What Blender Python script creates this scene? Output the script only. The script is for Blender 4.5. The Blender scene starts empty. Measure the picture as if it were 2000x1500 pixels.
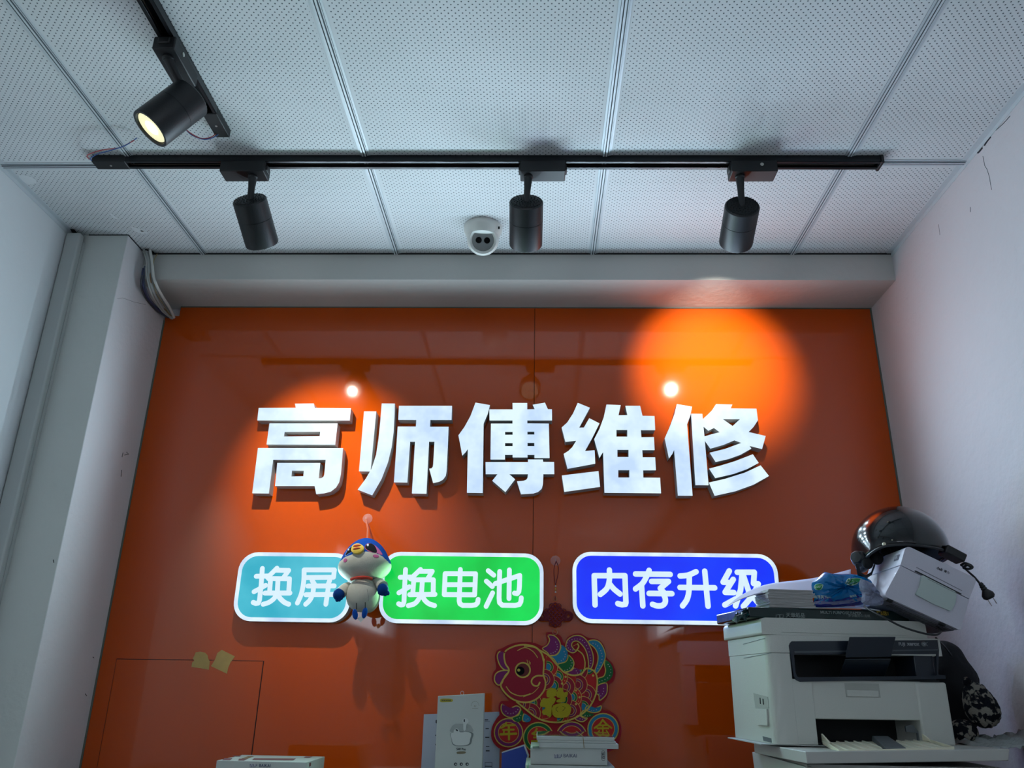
import bpy, bmesh, math, random
from math import sin, cos, pi, radians, atan2, sqrt
from mathutils import Vector, Matrix
random.seed(7)
sc = bpy.context.scene
C = sc.collection

# ------------------------------------------------------------------ camera
F, PITCH, YAW, ROLL = 1565.14, .36231, -.03573, .01827      # focal length in pixels of the 2000 px wide frame
CH = 1.5                                                     # camera height
CAM = Vector((0, 0, CH))
_f = Vector((sin(YAW)*cos(PITCH), cos(YAW)*cos(PITCH), sin(PITCH)))
_x = Vector((cos(YAW), -sin(YAW), 0)); _u = _x.cross(_f)
AX = _x*cos(ROLL) + _u*sin(ROLL); AU = AX.cross(_f); AF = _f
cd = bpy.data.cameras.new('camera'); cam = bpy.data.objects.new('camera', cd); C.objects.link(cam)
cd.sensor_fit = 'HORIZONTAL'; cd.sensor_width = 36; cd.lens = 36*F/2000; cd.clip_start = .02
cam.matrix_world = Matrix(((AX.x, AU.x, -AF.x, 0), (AX.y, AU.y, -AF.y, 0), (AX.z, AU.z, -AF.z, CH), (0, 0, 0, 1)))
sc.camera = cam

# ------------------------------------------------------------------ world, exposure
w = bpy.data.worlds.new('world'); sc.world = w; w.use_nodes = True
bg = w.node_tree.nodes['Background']; bg.inputs[0].default_value = (.78, .88, 1, 1); bg.inputs[1].default_value = 5.4
vs = sc.view_settings; vs.view_transform = 'Standard'; vs.look = 'None'; vs.exposure = 0; vs.gamma = 1; vs.use_curve_mapping = False
SIGN_W = 3.0        # watts per lettering lamp
POOL_W = 1.0

# ------------------------------------------------------------------ room numbers (metres; the camera stands at x 0, y 0)
HC = CH + 1.239      # ceiling
XL, XR = -1.39, 1.056
DP = 2.332           # face of the orange boards
YB = 2.144           # beam face
HB = CH + 1.149      # beam underside
YPIL = 2.035; XPIL = -1.222
HCT = CH-.24      # counter top

def ray(px, py):
    return (AF + AX*(px-1000)/F + AU*(750-py)/F).normalized()
class Plane:
    """A flat face in the room: origin, right direction u, up direction v, outward normal n."""
    def __init__(s, o, u, v):
        s.o = Vector(o); s.u = Vector(u).normalized(); s.v = Vector(v).normalized(); s.n = s.u.cross(s.v).normalized()
    def hit(s, px, py):
        r = ray(px, py); t = (s.o-CAM).dot(s.n)/r.dot(s.n); return CAM + r*t
    def uv(s, px, py):
        p = s.hit(px, py)-s.o; return (p.dot(s.u), p.dot(s.v))
    def P(s, u, v, d=0): return s.o + s.u*u + s.v*v + s.n*d
def YP(y): return Plane((0, y, CH), (1, 0, 0), (0, 0, 1))
def ZP(z): return Plane((0, 0, z), (1, 0, 0), (0, 1, 0))
def at(px, py, y): return YP(y).hit(px, py)
def zoomed(ox, oy, s): return lambda pts: [(ox+x/s, oy+y/s) for x, y in pts]

# ------------------------------------------------------------------ materials
def lin(c):
    c = c/255; return c/12.92 if c <= .04045 else ((c+.055)/1.055)**2.4
def rgb(r, g, b): return (lin(r), lin(g), lin(b), 1)
_m = {}
def mat(name, col, rough=.5, metal=0, emit=None, es=0, coat=0, alpha=1, trans=0, bump=0, bscale=40, ior=1.5, spec=.5, var=0, vscale=6):
    if name in _m: return _m[name]
    m = bpy.data.materials.new(name); m.use_nodes = True; nt = m.node_tree; b = nt.nodes['Principled BSDF']
    c = rgb(*col); b.inputs['Base Color'].default_value = c; b.inputs['Roughness'].default_value = rough
    b.inputs['Metallic'].default_value = metal; b.inputs['IOR'].default_value = ior; b.inputs['Specular IOR Level'].default_value = spec
    b.inputs['Coat Weight'].default_value = coat; b.inputs['Coat Roughness'].default_value = .05
    b.inputs['Alpha'].default_value = alpha; b.inputs['Transmission Weight'].default_value = trans
    if emit: b.inputs['Emission Color'].default_value = rgb(*emit); b.inputs['Emission Strength'].default_value = es
    tc = nt.nodes.new('ShaderNodeTexCoord')
    if var:
        n = nt.nodes.new('ShaderNodeTexNoise'); n.inputs['Scale'].default_value = vscale; n.inputs['Detail'].default_value = 4
        nt.links.new(tc.outputs['Object'], n.inputs['Vector'])
        mx = nt.nodes.new('ShaderNodeMix'); mx.data_type = 'RGBA'
        mx.inputs['A'].default_value = tuple(x*(1-var) for x in c[:3])+(1,); mx.inputs['B'].default_value = tuple(min(1, x*(1+var)) for x in c[:3])+(1,)
        nt.links.new(n.outputs['Fac'], mx.inputs['Factor']); nt.links.new(mx.outputs['Result'], b.inputs['Base Color'])
    if bump:
        n = nt.nodes.new('ShaderNodeTexNoise'); n.inputs['Scale'].default_value = bscale; n.inputs['Detail'].default_value = 5
        nt.links.new(tc.outputs['Object'], n.inputs['Vector'])
        bp = nt.nodes.new('ShaderNodeBump'); bp.inputs['Strength'].default_value = bump; bp.inputs['Distance'].default_value = .01
        nt.links.new(n.outputs['Fac'], bp.inputs['Height']); nt.links.new(bp.outputs[0], b.inputs['Normal'])
    _m[name] = m; return m

def glow(name, c0, c1, es, scale=9):
    """Lit acrylic: emission colour drifts a little where the LED modules sit."""
    m = mat(name, (200, 210, 215), rough=.35); nt = m.node_tree; b = nt.nodes['Principled BSDF']
    tc = nt.nodes.new('ShaderNodeTexCoord'); n = nt.nodes.new('ShaderNodeTexNoise'); n.inputs['Scale'].default_value = scale; n.inputs['Detail'].default_value = 3
    nt.links.new(tc.outputs['Object'], n.inputs['Vector'])
    r = nt.nodes.new('ShaderNodeValToRGB'); r.color_ramp.elements[0].position = .34; r.color_ramp.elements[1].position = .62
    r.color_ramp.elements[0].color = rgb(*c0); r.color_ramp.elements[1].color = rgb(*c1)
    nt.links.new(n.outputs['Fac'], r.inputs['Fac']); nt.links.new(r.outputs['Color'], b.inputs['Emission Color'])
    b.inputs['Emission Strength'].default_value = es; b.inputs['Base Color'].default_value = (.02, .02, .02, 1)
    return m

M_plaster = mat('white_plaster', (205, 203, 205), .85, bump=.25, bscale=60, var=.04, vscale=3)
M_grey_paint = mat('grey_paint', (200, 204, 200), .8, bump=.2, bscale=50, var=.03)
M_beam = mat('beam_plaster', (188, 188, 184), .85, bump=.2, bscale=40, var=.05, vscale=4)
M_board = mat('orange_gloss_board', (186, 71, 2), .045, spec=.6, bump=.02, bscale=3)
M_board.node_tree.nodes['Principled BSDF'].inputs['Coat Weight'].default_value = .0
M_edge = mat('board_edge', (90, 95, 85), .6)
M_seam = mat('board_seam', (40, 10, 8), .8)
M_floor = mat('floor_tile', (104, 100, 96), .4, var=.1)
M_alu = mat('white_aluminium', (196, 202, 206), .42, metal=.1)
M_groove = mat('strip_groove', (96, 104, 110), .6)
M_dark = mat('dark_gap', (12, 12, 14), .9)
M_black = mat('black_lamp_paint', (15, 16, 20), .45, bump=.05, bscale=300)
M_blackp = mat('black_plastic', (16, 17, 20), .5)
M_rail = mat('black_rail_aluminium', (30, 32, 36), .3, metal=.3)
M_copper = mat('rail_conductor', (70, 55, 45), .4, metal=.6)
M_silver = mat('bright_screw', (200, 200, 195), .3, metal=.9)
M_return = mat('letter_return', (172, 176, 178), .45)
M_face = glow('letter_face', (196, 222, 252), (228, 250, 255), 1.0, 12)
M_rim = glow('sign_rim', (190, 212, 240), (226, 246, 255), 1.02, 14)
M_char = glow('sign_character', (214, 238, 250), (222, 244, 255), .98, 5)
M_teal = glow('sign_teal', (40, 178, 204), (78, 200, 222), .92, 7)
M_green = glow('sign_green', (0, 196, 62), (0, 226, 84), .95, 6)
M_blue = glow('sign_blue', (0, 34, 240), (0, 60, 255), 1.05, 5)
M_white = mat('white_plastic', (196, 198, 194), .45)
M_camwhite = mat('camera_white', (214, 214, 208), .35)
M_camgrey = mat('camera_grey', (140, 142, 142), .4)
M_lens = mat('dark_lens', (6, 6, 9), .12)
M_glasslike = mat('clear_plastic', (235, 240, 245), .1, alpha=.09)
M_lit = mat('lamp_lens_lit', (255, 255, 240), .3, emit=(255, 255, 235), es=5)
M_lit2 = mat('lamp_lens_rings', (255, 250, 215), .3, emit=(240, 232, 180), es=.85)
M_unlit = mat('lamp_lens_unlit', (150, 140, 90), .25)
M_wred = mat('wire_red', (170, 70, 78), .5); M_wblue = mat('wire_blue', (52, 88, 150), .5)

# ------------------------------------------------------------------ building helpers
class MB:
    def __init__(s): s.b = bmesh.new()
    def _add(s, verts, faces):
        vv = [s.b.verts.new(v) for v in verts]
        for f in faces:
            try: s.b.faces.new([vv[i] for i in f])
            except ValueError: pass
        return s
    def box(s, lo, hi, M=None):
        x0, y0, z0 = lo; x1, y1, z1 = hi
        v = [Vector(p) for p in ((x0,y0,z0),(x1,y0,z0),(x1,y1,z0),(x0,y1,z0),(x0,y0,z1),(x1,y0,z1),(x1,y1,z1),(x0,y1,z1))]
        if M: v = [M @ p for p in v]
        return s._add(v, [(0,3,2,1),(4,5,6,7),(0,1,5,4),(1,2,6,5),(2,3,7,6),(3,0,4,7)])
    def hexa(s, q0, q1):
        """q0 and q1: the four corners of two opposite faces."""
        v = [Vector(p) for p in list(q0)+list(q1)]
        return s._add(v, [(0,3,2,1),(4,5,6,7),(0,1,5,4),(1,2,6,5),(2,3,7,6),(3,0,4,7)])
    def tube(s, pts, r, seg=8, flat=1, cap=True):
        pts = [Vector(p) for p in pts]; n = len(pts); rings = []; up = None
        for i, p in enumerate(pts):
            d = (pts[min(i+1, n-1)]-pts[max(i-1, 0)]).normalized()
            if up is None:
                up = Vector((0, 0, 1)) if abs(d.z) < .9 else Vector((0, 1, 0))
            a = d.cross(up).normalized(); b = a.cross(d).normalized(); up = b
            rr = r[i] if isinstance(r, (list, tuple)) else r
            rings.append([s.b.verts.new(p + a*cos(2*pi*k/seg)*rr + b*sin(2*pi*k/seg)*rr*flat) for k in range(seg)])
        for A, B in zip(rings, rings[1:]):
            for k in range(seg): s.b.faces.new((A[k], A[(k+1) % seg], B[(k+1) % seg], B[k]))
        if cap:
            s.b.faces.new(rings[0][::-1]); s.b.faces.new(rings[-1])
        return s
    def lathe(s, prof, M=None, seg=32):
        """prof: (r, z) pairs about local z."""
        M = M or Matrix(); rings = []
        for r, z in prof:
            rings.append([s.b.verts.new(M @ Vector((max(r, 1e-5)*cos(2*pi*k/seg), max(r, 1e-5)*sin(2*pi*k/seg), z))) for k in range(seg)])
        for A, B in zip(rings, rings[1:]):
            for k in range(seg): s.b.faces.new((A[k], A[(k+1) % seg], B[(k+1) % seg], B[k]))
        s.b.faces.new(rings[0][::-1]); s.b.faces.new(rings[-1]); return s
    def ball(s, c, r, M=None, nu=20, nv=12, f=None):
        c = Vector(c); r = (r, r, r) if not isinstance(r, (tuple, list)) else r; R = M or Matrix()
        g = []
        for j in range(nv+1):
            th = pi*j/nv; row = []
            for i in range(nu):
                ph = 2*pi*i/nu; d = Vector((sin(th)*cos(ph), sin(th)*sin(ph), cos(th)))
                if f: d = f(d)
                row.append(Vector((d.x*r[0], d.y*r[1], d.z*r[2])))
            g.append(row)
        V = [[s.b.verts.new(c + R @ p) for p in row] if 0 < j < nv else [s.b.verts.new(c + R @ row[0])] for j, row in enumerate(g)]
        for j in range(nv):
            for i in range(nu):
                k = (i+1) % nu
                if j == 0: s.b.faces.new((V[0][0], V[1][i], V[1][k]))
                elif j == nv-1: s.b.faces.new((V[j][i], V[nv][0], V[j][k]))
                else: s.b.faces.new((V[j][i], V[j+1][i], V[j+1][k], V[j][k]))
        return s
    def grid(s, rows):
        V = [[s.b.verts.new(Vector(p)) for p in r] for r in rows]
        for A, B in zip(V, V[1:]):
            for i in range(len(A)-1): s.b.faces.new((A[i], A[i+1], B[i+1], B[i]))
        return s
    def mesh(s, me):
        s.b.from_mesh(me); return s
    def obj(s, name, m, parent=None, bevel=0, smooth=40, solid=0, sub=0, bseg=2):
        me = bpy.data.meshes.new(name); bmesh.ops.recalc_face_normals(s.b, faces=s.b.faces[:]); s.b.to_mesh(me); s.b.free()
        return link(name, me, m, parent, bevel, smooth, solid, sub, bseg)
def link(name, me, m, parent=None, bevel=0, smooth=40, solid=0, sub=0, bseg=2):
    o = bpy.data.objects.new(name, me); C.objects.link(o)
    ms = m if isinstance(m, (list, tuple)) else [m]
    for q in ms: me.materials.append(q)
    if parent is not None:
        o.parent = parent
        if parent.get('_world', 1):
            q = parent; L = Vector(q.location)
            while q.parent: q = q.parent; L += Vector(q.location)
            if isinstance(parent.data, bpy.types.Mesh): L = Vector((0, 0, 0)) if not parent.parent else Vector((0, 0, 0))
            o.matrix_parent_inverse = Matrix.Translation(-L)
    if smooth:
        me.shade_smooth(); me.set_sharp_from_angle(angle=radians(smooth))
    if solid: q = o.modifiers.new('thickness', 'SOLIDIFY'); q.thickness = solid; q.offset = 0
    if bevel: q = o.modifiers.new('edge', 'BEVEL'); q.width = bevel; q.segments = bseg; q.limit_method = 'ANGLE'; q.angle_limit = radians(40); q.harden_normals = False
    if sub: q = o.modifiers.new('smooth', 'SUBSURF'); q.levels = sub; q.render_levels = sub
    return o
def tag(o, label, cat, group=None):
    o['label'] = label; o['category'] = cat
    if group: o['group'] = group
    return o
def thing(name, label, cat, loc, group=None, local=False):
    o = bpy.data.objects.new(name, None); C.objects.link(o); o.location = loc; o.empty_display_size = .03
    if local: o['_world'] = 0
    return tag(o, label, cat, group)
def struct(o, label=None):
    o['kind'] = 'structure'
    if label: o['label'] = label
    return o
def dup(o, parent=None):
    c = o.copy(); C.objects.link(c)
    if parent is not None: c.parent = parent
    for ch in list(o.children): dup(ch, c)
    return c

# curves -> meshes (filled outlines with holes, text)
def curve_mesh(groups, thick):
    """groups: list of [outer, hole, hole...] of 2-D loops; returns meshes, z from 0 to thick."""
    out = []
    for loops in groups:
        cu = bpy.data.curves.new('outline', 'CURVE'); cu.dimensions = '2D'; cu.fill_mode = 'BOTH'; cu.extrude = max(thick/2, 1e-5)
        for lp in loops:
            sp = cu.splines.new('POLY'); sp.points.add(len(lp)-1); sp.use_cyclic_u = True
            for i, (x, y) in enumerate(lp): sp.points[i].co = (x, y, 0, 1)
        out.append(eval_curve(cu, thick/2))
    return out
def eval_curve(cu, dz=0):
    o = bpy.data.objects.new('temporary_outline', cu); C.objects.link(o)
    dg = bpy.context.evaluated_depsgraph_get(); dg.update()
    me = bpy.data.meshes.new_from_object(o.evaluated_get(dg)); me.materials.clear()
    bpy.data.objects.remove(o); bpy.data.curves.remove(cu)
    if dz: me.transform(Matrix.Translation((0, 0, dz)))
    return me
def text_mesh(s, size, bold=0, align='CENTER', thick=.0004, space=1):
    cu = bpy.data.curves.new('lettering', 'FONT'); cu.body = s; cu.size = size; cu.offset = bold*size; cu.extrude = thick/2
    cu.align_x = align; cu.align_y = 'CENTER'; cu.space_character = space; cu.resolution_u = 4
    return eval_curve(cu, thick/2)
def on(plane, meshes, d=0, at_uv=(0, 0), rot=0, sx=1):
    """put flat meshes (xy) on a plane"""
    mb = MB()
    R = Matrix.Rotation(rot, 4, 'Z') @ Matrix.Diagonal((sx, 1, 1, 1))
    Mx = Matrix((tuple(plane.u), tuple(plane.v), tuple(plane.n))).transposed().to_4x4()
    Mx.translation = plane.P(at_uv[0], at_uv[1], d)
    for me in meshes:
        me.transform(Mx @ R); mb.mesh(me); bpy.data.meshes.remove(me)
    return mb
def plate(name, groups, plane, d, thick, m, parent=None, bevel=0, smooth=30):
    """flat pieces traced in photograph pixels, standing on a plane at distance d from it"""
    q = Plane(plane.P(0, 0, d+thick), plane.u, plane.v)
    g2 = [[[q.uv(*p) for p in lp] for lp in g] for g in groups]
    ms_ = curve_mesh(g2, thick)
    for i, me in enumerate(ms_): me.transform(Matrix.Translation((0, 0, i*.00002)))
    return on(plane, ms_, d).obj(name, m, parent, bevel, smooth)
def smoothline(pts, n=6, closed=False):
    if len(pts) < 3 and not closed: return pts
    P = [Vector(p) for p in pts]; out = []; N = len(P)
    rng = range(N) if closed else range(N-1)
    for i in rng:
        p0 = P[(i-1) % N] if closed or i > 0 else P[0]; p1 = P[i]; p2 = P[(i+1) % N]
        p3 = P[(i+2) % N] if closed or i+2 < N else P[-1]
        for k in range(n):
            t = k/n
            out.append(tuple(.5*((2*p1)+(-p0+p2)*t+(2*p0-5*p1+4*p2-p3)*t*t+(-p0+3*p1-3*p2+p3)*t**3)))
    if not closed: out.append(tuple(P[-1]))
    return out
def capsule(a, b, r, k=8):
    a = Vector(a); b = Vector(b); d = b-a; t = atan2(d.y, d.x)
    return [(b.x+r*cos(t-pi/2+pi*i/k), b.y+r*sin(t-pi/2+pi*i/k)) for i in range(k+1)] + [(a.x+r*cos(t+pi/2+pi*i/k), a.y+r*sin(t+pi/2+pi*i/k)) for i in range(k+1)]
def ribbon(pts, r):
    """one outline around an open 2-D polyline, round ends"""
    P = [Vector(p) for p in pts]; L = []; Rr = []; n = len(P)
    rr = r if isinstance(r, list) else [r]*n
    for i in range(n):
        d = (P[min(i+1, n-1)]-P[max(i-1, 0)]).normalized(); nn = Vector((-d.y, d.x))
        L.append(tuple(P[i]+nn*rr[i])); Rr.append(tuple(P[i]-nn*rr[i]))
    d = (P[-1]-P[-2]).normalized(); t = atan2(d.y, d.x); e = [(P[-1].x+rr[-1]*cos(t+pi/2-pi*k/6), P[-1].y+rr[-1]*sin(t+pi/2-pi*k/6)) for k in range(1, 6)]
    d = (P[0]-P[1]).normalized(); t = atan2(d.y, d.x); b = [(P[0].x+rr[0]*cos(t+pi/2-pi*k/6), P[0].y+rr[0]*sin(t+pi/2-pi*k/6)) for k in range(1, 6)]
    return L+e+Rr[::-1]+b
def strokes(name, lines, rpx, plane, d, thick, m, parent=None, curved=()):
    """rounded handwriting-like strokes traced in pixels; each as a chain of capsules"""
    q = Plane(plane.P(0, 0, d+thick), plane.u, plane.v); gs = []
    a = q.uv(1000, 1000); b = q.uv(1010, 1000); sc_ = abs(b[0]-a[0])/10
    for i, ln in enumerate(lines):
        pts = [q.uv(*p) for p in (smoothline(ln, 5) if i in curved or curved == 'all' else ln)]
        for p, r2 in zip(pts, pts[1:]): gs.append([capsule(p, r2, rpx*sc_)])
    return on(plane, curve_mesh(gs, thick), d).obj(name, m, parent, 0, 30)
def rrect(x0, y0, x1, y1, r, k=8):
    o = []
    for cx, cy, a in ((x1-r, y1-r, 0), (x0+r, y1-r, 90), (x0+r, y0+r, 180), (x1-r, y0+r, 270)):
        for i in range(k+1): t = radians(a+90*i/k); o.append((cx+r*cos(t), cy+r*sin(t)))
    return o
def circle(cx, cy, r, k=28): return [(cx+r*cos(2*pi*i/k), cy+r*sin(2*pi*i/k)) for i in range(k)]
def frame_M(o, x, y, z):
    M = Matrix((tuple(Vector(x).normalized()), tuple(Vector(y).normalized()), tuple(Vector(z).normalized()))).transposed().to_4x4(); M.translation = Vector(o); return M
def zframe(o, z):
    z = Vector(z).normalized(); x = Vector((1, 0, 0)) if abs(z.x) < .9 else Vector((0, 1, 0)); x = (x-z*x.dot(z)).normalized(); return frame_M(o, x, z.cross(x), z)
exec_parts = []

# ================================================================== ROOM SHELL
YF = -3.6   # the far end of the shop lies behind the camera
x0s = -1.037
def ceiling_material():
    m = bpy.data.materials.new('perforated_ceiling'); m.use_nodes = True; nt = m.node_tree; b = nt.nodes['Principled BSDF']; N = nt.nodes; L = nt.links
    b.inputs['Roughness'].default_value = .7
    tc = N.new('ShaderNodeTexCoord'); sp = N.new('ShaderNodeSeparateXYZ'); L.new(tc.outputs['Object'], sp.inputs[0])
    def mt(op, a, c=None, v=None, clamp=False):
        n = N.new('ShaderNodeMath'); n.operation = op; n.use_clamp = clamp
        for i, q in enumerate((a, c)):
            if q is None: continue
            if isinstance(q, (int, float)): n.inputs[i].default_value = q
            else: L.new(q, n.inputs[i])
        return n.outputs[0]
    X, Y = sp.outputs[0], sp.outputs[1]
    pitch = .0099
    a = mt('MULTIPLY', mt('ADD', X, Y), .70711/pitch); c = mt('MULTIPLY', mt('SUBTRACT', X, Y), .70711/pitch)
    fa = mt('SUBTRACT', mt('FRACT', a), .5); fc = mt('SUBTRACT', mt('FRACT', c), .5)
    d = mt('SQRT', mt('ADD', mt('MULTIPLY', fa, fa), mt('MULTIPLY', fc, fc)))
    hole = mt('SUBTRACT', 1, mt('MULTIPLY', mt('SUBTRACT', d, .115), 12, clamp=True), clamp=True)
    # plain margin beside the joints
    def margin(v, off):
        t = mt('FRACT', mt('DIVIDE', mt('SUBTRACT', v, off), .6))
        e = mt('SUBTRACT', .5, mt('ABSOLUTE', mt('SUBTRACT', t, .5)))
        return mt('GREATER_THAN', e, .031)
    hole = mt('MULTIPLY', hole, mt('MULTIPLY', margin(X, x0s), margin(Y, 1.6975)))
    n = N.new('ShaderNodeTexNoise'); n.inputs['Scale'].default_value = 2.2; n.inputs['Detail'].default_value = 6; L.new(tc.outputs['Object'], n.inputs['Vector'])
    r = N.new('ShaderNodeValToRGB'); r.color_ramp.elements[0].position = .35; r.color_ramp.elements[1].position = .65
    r.color_ramp.elements[0].color = rgb(202, 205, 206); r.color_ramp.elements[1].color = rgb(216, 218, 220); L.new(n.outputs['Fac'], r.inputs['Fac'])
    mx = N.new('ShaderNodeMix'); mx.data_type = 'RGBA'; L.new(hole, mx.inputs['Factor']); L.new(r.outputs['Color'], mx.inputs['A']); mx.inputs['B'].default_value = rgb(60, 70, 78)
    L.new(mx.outputs['Result'], b.inputs['Base Color'])
    bp = N.new('ShaderNodeBump'); bp.inputs['Strength'].default_value = .25; bp.inputs['Distance'].default_value = .002; bp.invert = True
    L.new(hole, bp.inputs['Height']); L.new(bp.outputs[0], b.inputs['Normal'])
    return m
struct(MB().box((XL-.1, YF, HC), (XR+.1, 2.5, HC+.05)).obj('ceiling', ceiling_material()), 'white perforated ceiling tiles')
struct(MB().box((XL-.1, YF, -.1), (XR+.1, 2.5, 0)).obj('floor', M_floor))
WY0, WY1, WZ0, WZ = -3.4, -.9, 1.93, 2.42     # unseen openings added high in both side walls to let in fill light
def side_wall(x0, x1): return MB().box((x0, WY1, 0), (x1, 2.5, HC)).box((x0, YF, 0), (x1, WY0, HC)).box((x0, WY0, WZ), (x1, WY1, HC)).box((x0, WY0, 0), (x1, WY1, WZ0))
struct(side_wall(XL-.1, XL).obj('wall_left', mat('left_wall_paint', (205, 208, 210), .8, bump=.15, bscale=50, var=.03, vscale=3)), 'pale painted wall on the left')

def right_wall_material():
    m = mat('right_wall_plaster', (200, 197, 200), .85, var=.04, vscale=3); nt = m.node_tree; N = nt.nodes; L = nt.links; b = N['Principled BSDF']
    tc = N.new('ShaderNodeTexCoord'); n = N.new('ShaderNodeTexNoise'); n.inputs['Scale'].default_value = 45; n.inputs['Detail'].default_value = 6; L.new(tc.outputs['Object'], n.inputs[0])
    n2 = N.new('ShaderNodeTexNoise'); n2.inputs['Scale'].default_value = 5; n2.inputs['Detail'].default_value = 8; L.new(tc.outputs['Object'], n2.inputs[0])
    ad = N.new('ShaderNodeMath'); ad.operation = 'ADD'; L.new(n.outputs[0], ad.inputs[0]); L.new(n2.outputs[0], ad.inputs[1])
    bp = N.new('ShaderNodeBump'); bp.inputs['Strength'].default_value = .35; bp.inputs['Distance'].default_value = .008; L.new(ad.outputs[0], bp.inputs['Height']); L.new(bp.outputs[0], b.inputs['Normal'])
    return m
struct(side_wall(XR, XR+.1).obj('wall_right', right_wall_material()), 'pale plastered wall on the right')
struct(MB().box((XL-.1, DP+.02, 0), (XR+.1, 2.5, HC)).obj('wall_back', M_plaster), 'plastered back wall behind the orange boards')
struct(MB().box((XPIL+.0005, YB, HB), (XR, DP+.03, HC)).obj('ceiling_beam', M_beam), 'plastered beam under the ceiling')
struct(MB().box((XL-.1, YF-.1, 0), (XR+.1, YF, HC)).obj('wall_front', mat('far_wall_paint', (190, 192, 194), .8)))
# pillar: grey front face, white side face
pm = MB().box((XL, YPIL, 0), (XPIL, DP+.03, HC)); me_p = pm.obj('wall_pillar', [M_grey_paint, M_plaster], bevel=.002)
for f in me_p.data.polygons:
    if f.normal.x > .5: f.material_index = 1
struct(me_p, 'pillar with grey front and white side')

# orange boards, two of them, a joint between, the left one with a notch at the cables and a cut-out hatch
Q = YP(DP)
xs = Q.uv(1043, 800)[0]
def board(name, x0, x1, z1, notch, label):
    pts = [(x0, 0-CH+.05), (x1, 0-CH+.05), (x1, z1), (x0+notch, z1)]
    if notch: pts += [(x0+notch, z1-.033), (x0, z1-.033)]
    pts = [pts[0], pts[1], pts[2]] + pts[3:]
    back = Plane((0, DP+.02, CH), (1, 0, 0), (0, 0, 1))
    o = on(back, curve_mesh([[pts]], .02), 0).obj(name, M_board, None, .0008)
    return struct(o, label)
zt = HB-CH-.001
board('wall_board', XPIL+.004, xs-.0008, zt, .045, 'left half of the glossy orange wall cladding')
board('wall_board', xs+.0008, XR-.004, zt, 0, 'right half of the glossy orange wall cladding')
struct(MB().box((xs-.0008, DP+.006, .06), (xs+.0008, DP+.02, HB-.002)).obj('trim_1', M_seam))
struct(MB().box((XPIL, DP-.002, .05), (XPIL+.005, DP+.01, HB-.05)).obj('trim_2', M_edge))
struct(MB().box((XR-.005, DP-.002, .05), (XR, DP+.01, HB-.002)).obj('trim_3', M_edge))
struct(MB().box((XPIL+.05, DP-.003, HB-.003), (XR, DP+.01, HB)).obj('trim_4', M_edge))
# cut line of the hatch in the left board
hp = [Q.uv(*p) for p in ((228, 1287), (515, 1291), (496, 1490), (197, 1490))]
hb_ = MB()
def seamline(a, b, w_):
    a = Vector(a); b = Vector(b); d = (b-a).normalized(); n = Vector((-d.y, d.x))*w_
    P = [(a.x+n.x, DP-.0006, CH+a.y+n.y), (a.x-n.x, DP-.0006, CH+a.y-n.y), (b.x-n.x, DP-.0006, CH+b.y-n.y), (b.x+n.x, DP-.0006, CH+b.y+n.y)]
    hb_.hexa(P, [(p[0], DP+.001, p[2]) for p in P])
seamline(hp[0], (hp[0][0]*.35+hp[1][0]*.65, hp[0][1]*.35+hp[1][1]*.65), .0009)
seamline((hp[0][0]*.35+hp[1][0]*.65, hp[0][1]*.35+hp[1][1]*.65), hp[1], .0005); seamline(hp[1], (hp[1][0]-.004, -.4), .0013); seamline(hp[0], (hp[0][0], -.4), .0004)
struct(hb_.obj('wall_hatch_seam', M_seam), 'cut line of a hatch in the orange board')
Gs = mat('gouge', (26, 8, 6), .9)

# ceiling joints: ridged H strips
def hstrip(name, a, b, side):
    """a, b: ends on the ceiling, side: across direction"""
    a = Vector(a); b = Vector(b); s = Vector(side); W = .0135
    prof = [(-1, 0), (-1, .0012), (-.62, .0014), (-.58, .0046), (-.26, .0046), (-.22, .0010), (-.12, .0010), (-.08, .0046), (.24, .0046), (.28, .0014), (.40, .0014), (.44, .003), (.58, .003), (.62, .0014), (1, .0012), (1, 0)]
    mb = MB(); rows = [[e + s*(p[0]*W) + Vector((0, 0, -p[1])) for p in prof] for e in (a, b)]
    mb.grid(rows); o = mb.obj(name, [M_alu, M_groove], smooth=20)
    for i, f in enumerate(o.data.polygons):
        if i in (0, 2, 4, 5, 6, 8, 9, 12): f.material_index = 1
    return struct(o)
n = 5
for k in range(5):
    x = x0s + .6*k if k < 4 else None
    if x is None: continue
    hstrip('trim_%d' % n, (x, YF, HC), (x, YB, HC), (1, 0, 0)); n += 1
hstrip('trim_%d' % n, (XL, 1.6975, HC), (XR, 1.6975, HC), (0, -1, 0)); n += 1
hstrip('trim_%d' % n, (XL, 1.0975, HC), (XR, 1.0975, HC), (0, -1, 0)); n += 1
# edge angles along the walls
for xw, s in ((XL, 1), (XR, -1)):
    mb = MB().box((min(xw, xw+s*.015), YF, HC-.0016), (max(xw, xw+s*.015), YB if s < 0 else YPIL, HC)).box((min(xw, xw+s*.002), YF, HC-.012), (max(xw, xw+s*.002), YB if s < 0 else YPIL, HC))
    struct(mb.obj('trim_%d' % n, M_alu)); n += 1
# thin dark joint where the ceiling meets the beam
struct(MB().box((XPIL, YB-.0035, HC-.0035), (XR, YB, HC)).obj('trim_%d' % n, M_dark)); n += 1
struct(MB().box((XL+.05, YPIL-.002, HC-.002), (XPIL+.002, YPIL, HC)).box((XPIL, YPIL, HC-.002), (XPIL+.002, YB, HC)).obj('trim_%d' % n, M_dark)); n += 1
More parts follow.
